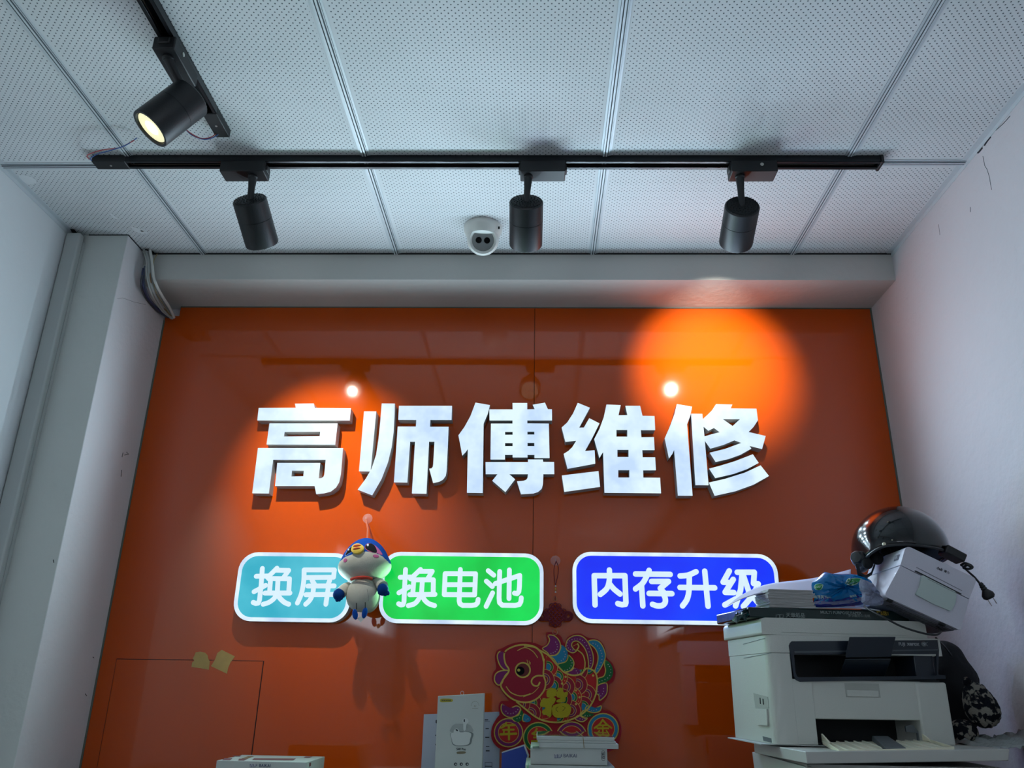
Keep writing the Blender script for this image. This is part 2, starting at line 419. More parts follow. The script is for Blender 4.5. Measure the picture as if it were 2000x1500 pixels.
# broken plaster at the right corner of wall and ceiling: gap and crack
cr = MB()
def crackline(pts, r0, mb, X=None):
    P = [Plane((XR, 0, CH), (0, -1, 0), (0, 0, 1)).hit(*p) for p in pts]
    mb.tube([p+Vector((-.0002, 0, 0)) for p in P], r0, 5)
zz = zoomed(1640, 200, 3.572)
crackline(zz([(1055, 240), (1030, 272), (1012, 300)]), .0022, cr); crackline(zz([(997, 318), (975, 345), (965, 352)]), .0022, cr)
crackline(zz([(1000, 375), (1012, 440), (1030, 470), (1045, 520), (1060, 610)]), .0005, cr); crackline(zz([(1190, 95), (1140, 150), (1090, 195)]), .0008, cr)
crackline(zz([(912, 730), (914, 765)]), .0006, cr); crackline(zz([(690, 850), (700, 925)]), .0004, cr)
struct(cr.obj('wall_crack', mat('crack', (46, 48, 56), .95)))
patch = MB()
for i in range(16):
    p = Plane((XR, 0, CH), (0, -1, 0), (0, 0, 1)).hit(*zz([(random.uniform(690, 900), random.uniform(560, 790))])[0])
    patch.ball(p, (.0025, random.uniform(.006, .018), random.uniform(.008, .02)), nu=9, nv=6)
# scrapes on the pillar side
sc_b = MB()
for pts in ([(247, 883), (251, 887), (243, 889)], [(240, 884), (238, 893)], [(237, 918), (236, 931)], [(181, 1283), (183, 1285)], [(166, 1355), (169, 1359)], [(104, 1093), (105, 1099)]):
    P = [Plane((XPIL, 0, CH), (0, 1, 0), (0, 0, 1)).hit(*p) for p in pts]; sc_b.tube([p+Vector((.0003, 0, 0)) for p in P], .0011, 5)
P = [Plane((XPIL, 0, CH), (0, 1, 0), (0, 0, 1)).hit(*p) for p in ((229, 583), (240, 582), (262, 590), (285, 595))]
sc_b.tube(P, .0004, 4)
struct(sc_b.obj('wall_scrape', mat('scrape', (50, 48, 50), .9)))
# ragged holes in the ceiling where cables go up
for k, pp in enumerate(([(137, 447), (145, 448), (152, 456), (160, 460), (154, 466), (146, 462)], [(283, 486), (296, 489), (302, 494), (309, 497), (296, 500), (288, 497)])):
    q = Plane((0, 0, HC-.0035), (1, 0, 0), (0, -1, 0)); g = [[q.uv(*p) for p in pp]]
    struct(on(q, curve_mesh([g], .0008)).obj('ceiling_hole', M_dark))

# cable trunking down the corner beside the pillar
tl0 = at(137, 470, YPIL-.035); tl1 = at(0, 956, YPIL-.035); tr0 = at(157, 470, YPIL-.035); tr1 = at(0, 1095, YPIL-.035)
tx0 = XL+.002; tx1 = (tr0.x+tr1.x)/2
t = thing('cable_trunking', 'white plastic cable trunking running down the corner between left wall and grey pillar', 'trunking', (tx0+.02, YPIL-.02, 0))
MB().box((tx0, YPIL-.012, .02), (tx1, YPIL, HC-.03)).obj('base_channel', mat('old_white_pvc', (178, 182, 180), .4), t, .001)
MB().box((tx0, YPIL-.034, .02), (tx1, YPIL-.012, HC-.012)).obj('cover', mat('old_white_pvc', (178, 182, 180), .4), t, .005, bseg=3)

# ================================================================== LIT SIGN
TL = .036           # letter thickness
QF = YP(DP-TL-.002)  # face plane
A_ = zoomed(480, 760, 4.762); B_ = zoomed(880, 760, 4.762); C_ = zoomed(1200, 760, 6.25)
def rect4(x0, y0, x1, y1): return [(x0, y0), (x1, y0), (x1, y1), (x0, y1)]
LET = [
 ('first character of the sign, a lit white slab letter with two small window openings', [
  [A_([(120,175),(465,173),(457,135),(632,133),(641,175),(977,178),(966,291),(107,290)])],
  [A_([(220,318),(853,318),(831,516),(193,514)]), A_([(360,397),(693,395),(687,438),(353,441)])],
  [A_([(113,547),(904,548),(893,680),(884,790),(868,865),(838,915),(790,952),(730,968),(655,976),(640,900),(272,900),(293,686),(692,686),(677,830),(702,828),(722,815),(730,795),(743,655),(253,655),(213,970),(60,968)]), A_([(428,757),(540,758),(535,810),(423,812)])]]),
 ('second character of the sign, a lit white letter with long curved stroke and three legs', [
  [A_([(1100,207),(1213,207),(1160,765),(1053,763)])],
  [A_([(1265,133),(1386,134),(1383,250),(1374,400),(1356,540),(1322,680),(1262,835),(1175,987),(1040,935),(1115,835),(1170,740),(1212,610),(1235,460),(1252,290)])],
  [A_([(1425,155),(1918,155),(1914,285),(1716,285),(1713,350),(1886,350),(1880,500),(1868,760),(1860,805),(1835,840),(1800,860),(1742,873),(1706,740),(1730,736),(1740,720),(1743,700),(1755,488),(1704,488),(1680,972),(1545,970),(1574,488),(1528,488),(1502,868),(1378,866),(1413,348),(1582,348),(1586,285),(1418,284)])]]),
 ('third and middle character of the sign, a lit white letter with four small square openings', [
  [B_([(232,125),(366,148),(345,230),(307,320),(299,965),(152,963),(160,555),(140,585),(108,617),(92,530),(73,430),(130,350),(185,250)])],
  [B_([(360,188),(577,188),(576,128),(713,128),(713,188),(783,186),(764,145),(878,125),(905,186),(943,187),(944,290),(714,290),(714,318),(914,320),(921,640),(780,640),(780,610),(716,610),(716,634),(577,634),(577,610),(506,610),(506,653),(371,653),(375,320),(576,320),(576,290),(362,290)])]+[B_(rect4(*r)) for r in ((507,396,577,424),(715,394,779,422),(507,500,577,530),(716,498,779,530))],
  [B_([(325,678),(720,678),(720,654),(858,654),(862,676),(963,677),(965,790),(863,790),(860,880),(848,925),(815,955),(770,970),(655,977),(618,858),(680,852),(705,842),(716,825),(720,790),(545,790),(600,838),(510,957),(388,852),(437,790),(327,790)])]]),
 ('fourth character of the sign, a lit white letter with three openings in one column', [
  [B_([(1183,127),(1296,173),(1196,358),(1240,357),(1290,270),(1385,318),(1320,450),(1250,575),(1340,568),(1346,692),(1088,740),(1052,602),(1095,575),(1130,542),(1170,478),(1068,490),(1033,357),(1085,310),(1140,225)])],
  [B_([(1035,803),(1376,762),(1391,908),(1058,955)])],
  [B_([(1450,143),(1583,148),(1562,243),(1645,242),(1626,155),(1763,155),(1785,248),(1897,250),(1903,380),(1770,380),(1775,447),(1892,446),(1898,566),(1783,566),(1787,634),(1903,634),(1910,753),(1791,754),(1793,823),(1949,824),(1958,968),(1432,963),(1419,585),(1405,605),(1385,640),(1336,465),(1385,370),(1425,260)])]+[B_(rect4(*r)) for r in ((1543,378,1644,442),(1552,563,1656,631),(1560,752,1663,822))]]),
 ('fifth and last character of the sign, a lit white letter with three slanting bars', [
  [C_([(763,183),(948,214),(925,330),(887,430),(955,1300),(776,1299),(730,740),(708,790),(667,845),(615,600),(680,450),(735,300)])],
  [C_([(937,300),(1073,302),(1080,365),(1140,310),(1190,260),(1240,183),(1440,188),(1420,235),(1734,238),(1752,380),(1700,460),(1637,523),(1847,572),(1803,730),(1647,690),(1672,725),(1540,800),(1400,850),(1237,888),(1165,775),(1350,730),(1552,655),(1466,623),(1330,680),(1172,725),(1104,628),(1150,1172),(990,1170)]), C_([(1322,365),(1535,365),(1443,450)]), C_([(1087,455),(1148,507),(1216,472),(1288,525),(1190,550),(1100,577)])],
  [C_([(1158,970),(1290,935),(1470,880),(1690,795),(1762,900),(1620,975),(1450,1035),(1233,1085)])],
  [C_([(1155,1140),(1350,1095),(1590,1020),(1785,930),(1887,1060),(1700,1165),(1480,1245),(1225,1302)])]]),
]
def sign_lamps(parent, pts, y, watts, col=(.62, .84, 1)):
    """LED light thrown into the room by a lit face"""
    for i, (x, z) in enumerate(pts):
        ld = bpy.data.lights.new('sign_led', 'SPOT'); ld.energy = watts; ld.color = col; ld.spot_size = pi*.995; ld.spot_blend = 1; ld.shadow_soft_size = 0
        o = bpy.data.objects.new('sign_led', ld); C.objects.link(o); o.parent = parent; o.matrix_parent_inverse = Matrix.Translation(-Vector(parent.location))
        o.location = (x, y, z); o.rotation_euler = (radians(-90), 0, 0)
for lab, gr in LET:
    xs_ = [p[0] for g in gr for p in g[0]]; ys_ = [p[1] for g in gr for p in g[0]]
    cx, cy = (min(xs_)+max(xs_))/2, (min(ys_)+max(ys_))/2
    c = QF.hit(cx, cy)
    t = thing('sign_letter', lab, 'sign letter', (c.x, DP, QF.hit(cx, max(ys_)).z))
    # the returns are traced on the face plane, so outline and face agree
    g2 = [[[QF.uv(*p) for p in lp] for lp in g] for g in gr]
    on(YP(DP), curve_mesh(g2, TL), 0).obj('return', M_return, t)
    on(YP(DP), curve_mesh(g2, .002), TL).obj('face', M_face, t)
    w_ = QF.hit(max(xs_), cy).x-QF.hit(min(xs_), cy).x
    sign_lamps(t, [(c.x-w_*.25, c.z+w_*.22), (c.x+w_*.25, c.z-w_*.2), (c.x+w_*.25, c.z+w_*.25), (c.x-w_*.25, c.z-w_*.25)], DP-TL-.02, SIGN_W)

# the three light boxes
TB = .036
QB = YP(DP-TB)
QC = YP(DP-TB-.003)
def lightbox(lab, px, mface, chars, rpx, col):
    x0, x1, y0, y1 = px
    u0 = QB.uv(x0, (y0+y1)/2)[0]; u1 = QB.uv(x1, (y0+y1)/2)[0]; v1 = QB.uv((x0+x1)/2, y0)[1]; v0 = QB.uv((x0+x1)/2, y1)[1]
    c = ((u0+u1)/2, (v0+v1)/2)
    t = thing('sign_light_box', lab, 'light box sign', (c[0], DP, CH+v0))
    on(YP(DP), curve_mesh([[rrect(u0, v0, u1, v1, .052)]], TB-.002)).obj('housing', M_return, t)
    bd = .0105
    on(YP(DP), curve_mesh([[rrect(u0, v0, u1, v1, .052), rrect(u0+bd, v0+bd, u1-bd, v1-bd, .043)]], .003), TB-.002).obj('rim', M_rim, t, .0005)
    on(YP(DP), curve_mesh([[rrect(u0+bd, v0+bd, u1-bd, v1-bd, .043)]], .0022), TB-.002).obj('coloured_panel', mface, t)['label'] = lab.split(' light box')[0]+' panel'
    for ls, cv in chars:
        strokes('character', ls, rpx, YP(DP), TB+.0002, .001, M_char, t, cv)
    W = u1-u0
    sign_lamps(t, [(c[0]-W*.33, CH+c[1]), (c[0], CH+c[1]), (c[0]+W*.33, CH+c[1])], DP-TB-.02, SIGN_W*.62, col)
    return t
z1 = zoomed(440, 1060, 5.882); z2 = zoomed(720, 1060, 5.556); z3 = zoomed(1100, 1060, 4.545)
def Z(z, L): return [z(p) for p in L]
lightbox('teal light box sign with two rounded white characters, partly behind the plush bird', (461, 685.5, 1079.5, 1214.5), M_teal, [
  (Z(z1, [[(425,295),(412,480),(392,660),(378,694),(350,698),(320,685)],[(355,385),(490,382)],[(330,562),(395,528),(462,490)],[(592,292),(540,345),(485,398)],[(575,315),(728,318),(660,412)],[(497,412),(520,412),(508,570)],[(508,412),(737,414),(728,575)],[(605,415),(597,578)],[(455,578),(742,578)],[(592,585),(560,640),(500,685),(435,706)],[(592,585),(630,640),(680,685),(728,706)]]), (9, 10)),
  (Z(z1, [[(905,312),(1253,312),(1243,397),(905,400)],[(905,312),(900,450),(872,590),(828,692)],[(997,432),(1025,480)],[(1200,430),(1180,480)],[(948,497),(1250,496)],[(925,597),(1250,593)],[(1015,500),(1003,590),(970,660),(923,706)],[(1185,500),(1155,706)]]), (1, 6))], 4.5, (.6, .95, 1))
lightbox('green light box sign with three rounded white characters', (742.5, 1061.5, 1079.5, 1219), M_green, [
  (Z(z2, [[(400,290),(390,480),(383,640),(372,672),(350,675),(325,662)],[(342,375),(455,372)],[(328,543),(380,515),(440,478)],[(562,290),(510,340),(455,392)],[(550,310),(690,310),(640,392)],[(480,402),(490,402),(478,555)],[(490,402),(702,402),(700,560)],[(583,405),(573,560)],[(445,563),(720,560)],[(563,572),(530,630),(490,665),(430,682)],[(580,572),(610,625),(655,662),(715,682)]]), (9, 10)),
  (Z(z2, [[(830,335),(1160,337),(1150,565),(820,562),(830,335)],[(825,455),(1155,455)],[(995,290),(985,560),(982,630),(990,662),(1020,680),(1120,680),(1160,674),(1182,652),(1188,615)]]), ()),
  (Z(z2, [[(1297,303),(1358,352)],[(1277,417),(1342,475)],[(1345,545),(1275,690)],[(1375,443),(1640,355),(1636,480),(1630,530),(1612,552),(1582,547)],[(1527,295),(1523,605)],[(1422,312),(1415,600),(1420,650),(1450,678),(1590,680),(1635,670),(1652,640),(1656,598)]]), ())], 4.5, (.35, 1, .5))
lightbox('blue light box sign with four rounded white characters, its corner behind papers', (1118.5, 1522, 1080, 1219.5), M_blue, [
  (Z(z3, [[(275,292),(283,552)],[(275,292),(548,292),(557,530),(552,546),(520,550),(485,540)],[(410,242),(410,330),(388,405),(330,458)],[(408,360),(450,410),(505,455)]]), (2, 3)),
  (Z(z3, [[(642,277),(950,281)],[(763,245),(735,310),(700,365),(642,410)],[(695,372),(707,560)],[(785,343),(935,343),(862,405),(893,440)],[(763,450),(965,452)],[(885,450),(905,490),(905,530),(880,556),(835,560),(793,547)]]), (1, 5)),
  (Z(z3, [[(1038,295),(1110,287),(1180,257)],[(1037,397),(1345,400)],[(1120,295),(1116,430),(1098,505),(1060,560)],[(1257,252),(1272,420),(1286,563)]]), (0, 2)),
  (Z(z3, [[(1475,250),(1420,350),(1465,352)],[(1510,325),(1438,440),(1515,442)],[(1435,552),(1530,500)],[(1545,262),(1697,262),(1690,362),(1732,365),(1690,460),(1600,565)],[(1590,265),(1575,420),(1530,560)],[(1600,290),(1650,440),(1755,562)]]), ())], 5.1, (.35, .5, 1))

# ================================================================== TRACK LIGHTING
TY0, TY1 = 1.671, 1.704; TZ = HC-.019
def rail(lab, p0, p1, name_end, live=0):
    """slotted rail between two ceiling points, local x along it; underside open slot"""
    p0 = Vector(p0); p1 = Vector(p1); d = (p1-p0); L = d.length; d.normalize(); s = Vector((-d.y, d.x, 0))
    M = frame_M(p0, d, s, (0, 0, 1))
    t = thing('track_rail', lab, 'track rail', p0)
    mb = MB(); W = .0165
    mb.box((0, -W, -.004), (L, W, 0), M).box((0, -W, -.019), (L, -W+.0022, 0), M).box((0, W-.0022, -.019), (L, W, 0), M)
    mb.box((0, -W, -.019), (L, -W+.0085, -.0165), M).box((0, W-.0085, -.019), (L, W, -.0165), M)
    mb.obj('channel', M_rail, t, .0006)
    m2 = MB().tube([M @ Vector((.01, -.009, -.010)), M @ Vector((L-.01, -.009, -.010))], .0012, 5).tube([M @ Vector((.01, .009, -.010)), M @ Vector((L-.01, .009, -.010))], .0012, 5)
    m2.obj('conductor', M_copper, t)
    a, b = (0, .085) if live == 0 else (L-.085, L)
    e = MB().box((a, -W-.0005, -.0205), (b, W+.0005, -.0005), M).obj('live_end', M_blackp, t, .002)
    x = (a+b)/2
    MB().lathe([(.0028, 0), (.0028, .0008), (.001, .001)], zframe(M @ Vector((x, 0, -.0205)), (0, 0, -1)), 10).obj('screw', M_silver, e)
    c = L if live == 0 else 0
    MB().box((c-.003, -W-.003, -.022), (c+.004, W+.003, 0), M).obj('end_cap', M_blackp, t, .001)
    return t
rail('long black track rail running across the ceiling parallel to the beam', (-1.128, (TY0+TY1)/2-.018, HC), (.838, (TY0+TY1)/2-.004, HC), 'a')
b1 = ZP(TZ).hit(437, 262); b0 = ZP(TZ).hit(296, 2)
rail('black track rail leading away from the beam, holding the lit spotlight', (b1.x-.006, 1.562, HC), (b1.x-.0065, -.2, HC), 'b')

def axis_from(top, bot, aspect, sgn):
    """cylinder direction from its picture: image direction and the roundness of its end"""
    v = ray((top[0]+bot[0])/2, (top[1]+bot[1])/2)
    a, b = ray(*top), ray(*bot); e = (b-a); e = (e-v*e.dot(v)).normalized()
    ph = math.acos(aspect); return (e*sin(ph) + v*cos(ph)*sgn).normalized()
def spotlight(lab, adapter_px, top, bot, aspect, sgn, Ytop, along, lit, power, adx=.112, blend=.5, size=50, aim=None):
    """adapter box under the rail, stem, cylinder body with ribbed rear cap, lens"""
    a = adapter_px
    along = Vector(along).normalized(); side = Vector((-along.y, along.x, 0))
    P = YP(Ytop).hit(*top); ax = axis_from(top, bot, aspect, sgn)
    Lb = .0
    # length so the far end lands at bot
    v = ray(*bot); n_ = ax.cross(v); # closest point of the axis to the sight line
    w0 = P-CAM; A, Bq, Cq, Dq, Eq = 1, ax.dot(v), 1, ax.dot(w0), v.dot(w0)
    Lb = (Bq*Eq-Cq*Dq)/(A*Cq-Bq*Bq)
    Rr = .042
    t = thing('track_spotlight', lab, 'spotlight', a[:3], 'track spotlights')
    M = frame_M(Vector((a[0], a[1], TZ)), along, side, (0, 0, 1))
    ad = MB().box((-adx/2, -.023, -.031), (adx/2, .023, 0.0), M).box((-adx/2-.004, -.012, -.02), (adx/2+.004, .012, -.004), M).obj('adapter_box', M_blackp, t, .0025)
    if lit and adx > .1 and 'first' not in lab: MB().lathe([(.0045, 0), (.0045, .001), (.003, .0016)], zframe(M @ Vector((.018, -.023 if along.x > .5 else .023, -.012)), (side*-1 if along.x > .5 else side)), 14).obj('button', mat('pale_button', (170, 172, 165), .4), ad)['label'] = 'small pale round button'
    # stem from adapter to cap
    j = M @ Vector((a[3], 0, -.031)) if len(a) > 3 else M @ Vector((0, 0, -.031))
    q = P + ax*.006
    MB().lathe([(.012, 0), (.012, .004), (.008, .008)], zframe(j, (0, 0, -1)), 20).tube([j, j*.62+q*.38+Vector((0, 0, -.004)), q], [.011, .0085, .0075], 12).obj('stem', M_blackp, t)
    Mz = zframe(P, ax)
    MB().lathe([(Rr*.93, 0), (Rr, .003), (Rr, Lb*.42)], Mz, 48).lathe([(Rr*.985, Lb*.42), (Rr*.985, Lb*.42+.0012)], Mz, 48).lathe([(Rr, Lb*.42+.0012), (Rr, Lb-.002), (Rr*.985, Lb), (Rr*.86, Lb), (Rr*.8, Lb-.008), (Rr*.3, Lb-.009)], Mz, 48).obj('body', M_black, t, 0, 30)
    g = MB().lathe([(Rr*.84, -.0004), (Rr*.82, .0002), (Rr*.8, -.0012), (Rr*.6, -.0012)], Mz, 40)
    for k in range(60):
        aa = k*2.39996; rr = Rr*.76*sqrt((k+.5)/60); g.box((rr*cos(aa)-.0016, rr*sin(aa)-.0005, -.0022), (rr*cos(aa)+.0016, rr*sin(aa)+.0005, -.0008), Mz)
    for k in range(28):
        aa = 2*pi*k/28; g.box((Rr*.89-.0012, -.002, -.001), (Rr*.89+.0012, .002, .0006), Mz @ Matrix.Rotation(aa, 4, 'Z'))
    g.obj('vent_cap', M_blackp, t, 0, 20)
    lm = M_lit if lit else M_unlit
    if lit:
        MB().lathe([(Rr*.36, Lb-.0035), (Rr*.34, Lb-.003), (.0002, Lb-.003)], Mz, 32).obj('led', M_lit, t)
        MB().lathe([(Rr*.8, Lb-.0045), (Rr*.79, Lb-.004), (.0002, Lb-.0045)], Mz, 32).obj('lens', M_lit2, t)
    else:
        MB().lathe([(Rr*.8, Lb-.0045), (Rr*.79, Lb-.004), (.0002, Lb-.0045)], Mz, 32).obj('lens', lm, t)
    if power:
        ld = bpy.data.lights.new('spot_beam', 'SPOT'); ld.energy = power; ld.color = (1, .95, .84); ld.spot_size = radians(size); ld.spot_blend = blend; ld.shadow_soft_size = .008
        o = bpy.data.objects.new('spot_beam', ld); C.objects.link(o); o.parent = t; o.matrix_parent_inverse = Matrix.Translation(-Vector(t.location))
        dd = (Vector(aim)-(P+ax*(Lb+.012))).normalized() if aim else ax
        o.matrix_basis = zframe(P+ax*(Lb+.012), -dd)
    return P, ax, Lb
tyc = (TY0+TY1)/2
LEFT = spotlight('lit black track spotlight left of the camera dome, aimed at the first sign character', (ZP(TZ-.03).hit(478, 345).x, tyc-.012, HC, .022), (487, 389), (512, 476), .33, 1, 1.69, (1, 0, 0), True, 50, size=58, blend=1, aim=at(645, 945, DP))
MID = spotlight('unlit black track spotlight hanging beside the dome camera', (ZP(TZ-.03).hit(1060, 345).x, tyc-.008, HC, -.036), (1028, 393), (1027, 478), .45, 1, 1.69, (1, 0, 0), False, 0)
RIGHT = spotlight('lit black track spotlight nearest the right wall, aimed at the last sign character', (ZP(TZ-.03).hit(1470, 345).x, tyc-.005, HC, -.032), (1450, 402), (1437, 474), .6, 1, 1.69, (1, 0, 0), True, 62, size=60, blend=1, aim=at(1390, 720, DP))
print('axes', LEFT, MID, RIGHT)
bz = ZP(TZ-.03).hit(355, 130)
TOPL = spotlight('lit black track spotlight on the short rail, its glowing face turned to the left', (b1.x-.006, 1.30, HC, .03), (375, 190), (293, 252), .42, -1, 1.33, (0, -1, 0), True, 30, size=80, blend=.8)
print('topl', TOPL, bz)

# wires at the ends of the rails
def wire(lab, pts, r, m, cat='wire', n_=5):
    P = [ZP(z).hit(x, y) for x, y, z in pts]; P = [Vector(p) for p in smoothline([tuple(p) for p in P], n_)]
    return tag(MB().tube(P, r, 8).obj('electrical_wire', m), lab, cat)
wire('red wire coming out of the left end of the long rail', [(188, 318, HC-.012), (170, 306, HC-.018), (182, 298, HC-.03), (205, 292, HC-.03), (235, 288, HC-.03), (262, 274, HC-.02)], .0013, M_wred)
wire('blue wire arching from the left end of the long rail', [(190, 316, HC-.014), (176, 311, HC-.02), (190, 301, HC-.035), (215, 294, HC-.035), (245, 284, HC-.03), (268, 269, HC-.01)], .0013, M_wblue)
wire('blue wire looping from the short rail end back to the ceiling', [(430, 258, HC-.012), (418, 268, HC-.03), (398, 272, HC-.035), (375, 264, HC-.03), (362, 252, HC-.006)], .0013, M_wblue)
wire('thin red wire beside the blue loop under the short rail end', [(426, 257, HC-.012), (412, 268, HC-.03), (392, 270, HC-.034), (372, 260, HC-.03), (361, 250, HC-.006)], .0012, M_wred)

# ================================================================== DOME CAMERA
dcx, dcy = -.163, 1.995
t = thing('dome_camera', 'white dome security camera with two dark lenses on the ceiling', 'security camera', (dcx, dcy, HC))
MB().lathe([(.054, 0), (.055, -.004), (.0545, -.014), (.053, -.016), (.048, -.03), (.043, -.036), (.02, -.038)], Matrix.Translation((dcx, dcy, HC)), 48).obj('base', M_camwhite, t)
bc = Vector((dcx+.001, dcy-.002, HC-.042)); v = (CAM-bc).normalized(); fz = (v+Vector((0, .0, -.12))).normalized()
Mb = zframe(bc, fz)
prof = [(.0405*cos(radians(a)), .0405*sin(radians(a))) for a in range(-60, 30, 8)]
Mb = Mb @ Matrix.Diagonal((1.13, 1.13, 1.05, 1))
ey = MB().lathe(prof+[(.0355, .0195), (.0335, .0205), (.0275, .0155), (.0268, .0145)], Mb, 48).obj('eyeball', M_camwhite, t)
fp = MB().lathe([(.0272, .012), (.0272, .0158), (.0266, .0164), (.0002, .0164)], Mb, 40).obj('face_plate', M_camgrey, ey)
upv = Vector((0, 0, 1)); rx = upv.cross(fz).normalized(); ry = fz.cross(rx)
for s in (-1, 1):
    Ml = frame_M(bc+rx*(.0118*s)+fz*.0176, rx, ry, fz)
    MB().lathe([(.0088, 0), (.0088, .0007), (.0078, .0009), (.0076, .0002), (.0002, .0004)], Ml, 24).obj('lens', M_lens, ey)
MB().box((dcx+.045, dcy-.032, HC-.024), (dcx+.050, dcy-.029, HC-.017)).obj('slot', M_dark, t)

# ================================================================== CABLE BUNDLE
zc = zoomed(100, 400, 5)
paths = [
 ('outermost white cable of the bundle in the corner above the orange board', [(905, 435), (938, 560), (930, 640), (960, 800), (1010, 920), (1090, 1040), (1175, 1108)], .0036, (196, 200, 196)),
 ('thick grey-white cable in the middle of the corner bundle', [(928, 438), (952, 560), (958, 700), (985, 810), (1040, 930), (1110, 1040), (1185, 1110)], .0042, (168, 172, 170)),
 ('white cable along the inner edge of the corner bundle, ending at the board notch', [(965, 442), (985, 560), (1000, 700), (1035, 800), (1090, 900), (1160, 1010), (1200, 1100)], .0042, (205, 206, 200)),
 ('pale grey cable squeezed between the white ones of the corner bundle', [(948, 440), (968, 580), (985, 720), (1015, 820), (1070, 920), (1140, 1030), (1192, 1104)], .0036, (150, 155, 155)),
 ('dark blue cable hanging lowest in the corner bundle', [(900, 620), (890, 700), (900, 800), (940, 900), (1000, 980), (1080, 1050), (1150, 1100)], .0030, (46, 54, 88)),
 ('dark grey cable touching the pillar below the bundle', [(893, 690), (878, 760), (890, 840), (930, 930), (990, 1000), (1060, 1055), (1140, 1100)], .0030, (60, 64, 72)),
 ('grey-blue cable sagging behind the white ones in the corner', [(915, 600), (905, 720), (925, 830), (965, 920), (1030, 1000), (1100, 1060), (1160, 1102)], .0030, (84, 90, 108)),
 ('brown cable twisting along the corner bundle', [(960, 640), (975, 760), (1000, 850), (1030, 930), (1085, 1000), (1130, 1040), (1180, 1100)], .0019, (128, 96, 60)),
 ('thin yellow strand beside the corner bundle', [(1035, 480), (1000, 560), (1000, 700), (1020, 840), (1100, 980), (1150, 1060), (1190, 1095)], .0011, (150, 136, 92))]
for i, (lab, pts, r, c) in enumerate(paths):
    P = []
    N = len(pts)
    for k, p in enumerate(zc(pts)):
        f_ = max(0, (pts[k][1]-790)/(1105-790)); y = 2.126 + (DP-.012-2.126)*min(1, f_) - .004*(i % 3)
        q = at(p[0], p[1], y); q.z = min(q.z, HC-.0015)
        P.append((max(q.x, XPIL+r), q.y, q.z))
    tag(MB().tube(smoothline(P, 6), r, 10).obj('bundled_cable', mat('cable_%d' % i, c, .5)), lab, 'cable', 'cables bundled in the corner')

# ================================================================== TAPE
QT = YP(DP-.0004)
zt_ = zoomed(360, 1240, 5.77)
def curledtape(lab, pts, fold, m, lift):
    q = YP(DP-.001); g = [[[q.uv(*p) for p in zt_(pts)]]]
    o = on(YP(DP), curve_mesh(g, .0006), .0003).obj('masking_tape', m)
    return tag(o, lab, 'tape')
M_tape = mat('masking_tape', (176, 148, 88), .75, var=.12, vscale=60)
t = curledtape('yellowish piece of masking tape with rounded top over the hatch joint', [(128, 195), (180, 188), (235, 202), (262, 230), (272, 275), (288, 298), (275, 392), (180, 375), (80, 362), (88, 310), (112, 290), (95, 265), (112, 235)], 280, M_tape, 0)
t = curledtape('slanting yellowish piece of masking tape, right of the rounded one', [(420, 168), (570, 242), (520, 310), (495, 370), (480, 438), (300, 352), (345, 280), (372, 205)], 280, M_tape, 0)

# ================================================================== SUCTION HOOKS, PLUSH BIRD
def hook(lab, px, py, r):
    c = at(px, py, DP); t = thing('suction_hook', lab, 'hook', c)
    MB().lathe([(r, 0), (r*.98, .0012), (r*.6, .004), (r*.25, .008), (r*.22, .012), (.0003, .0125)], zframe((c.x, DP-.0005, c.z), (0, -1, 0)), 28).obj('cup', M_glasslike, t)
    MB().tube([(c.x, DP-.011, c.z+.002), (c.x, DP-.020, c.z-.004), (c.x, DP-.024, c.z-.012), (c.x, DP-.028, c.z-.008), (c.x, DP-.029, c.z-.001)], .0016, 8).obj('hook_arm', M_glasslike, t)
    return c
ch_ = hook('clear suction hook below the second sign character, holding the plush bird', 718, 1013, .0145)
kh_ = hook('clear suction hook between green and blue light boxes, holding the red knot', 1085, 1095, .0145)

M_pwhite = mat('plush_white', (176, 176, 166), 1, bump=.22, bscale=800, spec=.1)
M_pblue = mat('plush_blue', (16, 66, 150), .95, bump=.2, bscale=800, spec=.1)
M_pdblue = mat('plush_dark_blue', (12, 54, 120), .95, bump=.2, bscale=800, spec=.1)
M_ink = mat('plush_black', (6, 8, 14), .8, spec=.15)
M_pink = mat('plush_pink', (168, 82, 128), .9); M_red = mat('plush_red', (172, 54, 40), .9, bump=.3, bscale=200); M_beak = mat('plush_yellow', (206, 176, 70), .9, bump=.3, bscale=200); M_org = mat('plush_orange', (190, 86, 52), .9)
YBd = DP-.085
hc = at(713, 1098, YBd)
t = thing('plush_bird', 'blue and white plush bird hanging by a cord between the teal and green light boxes', 'plush toy', (hc.x, YBd, hc.z-.15))
zb = zoomed(620, 980, 5.767)
def pb(x, y, yy): return at(*zb([(x, y)])[0], yy)
mpx = (at(1000, 1100, YBd)-at(1001, 1100, YBd)).length     # metres per pixel at the bird
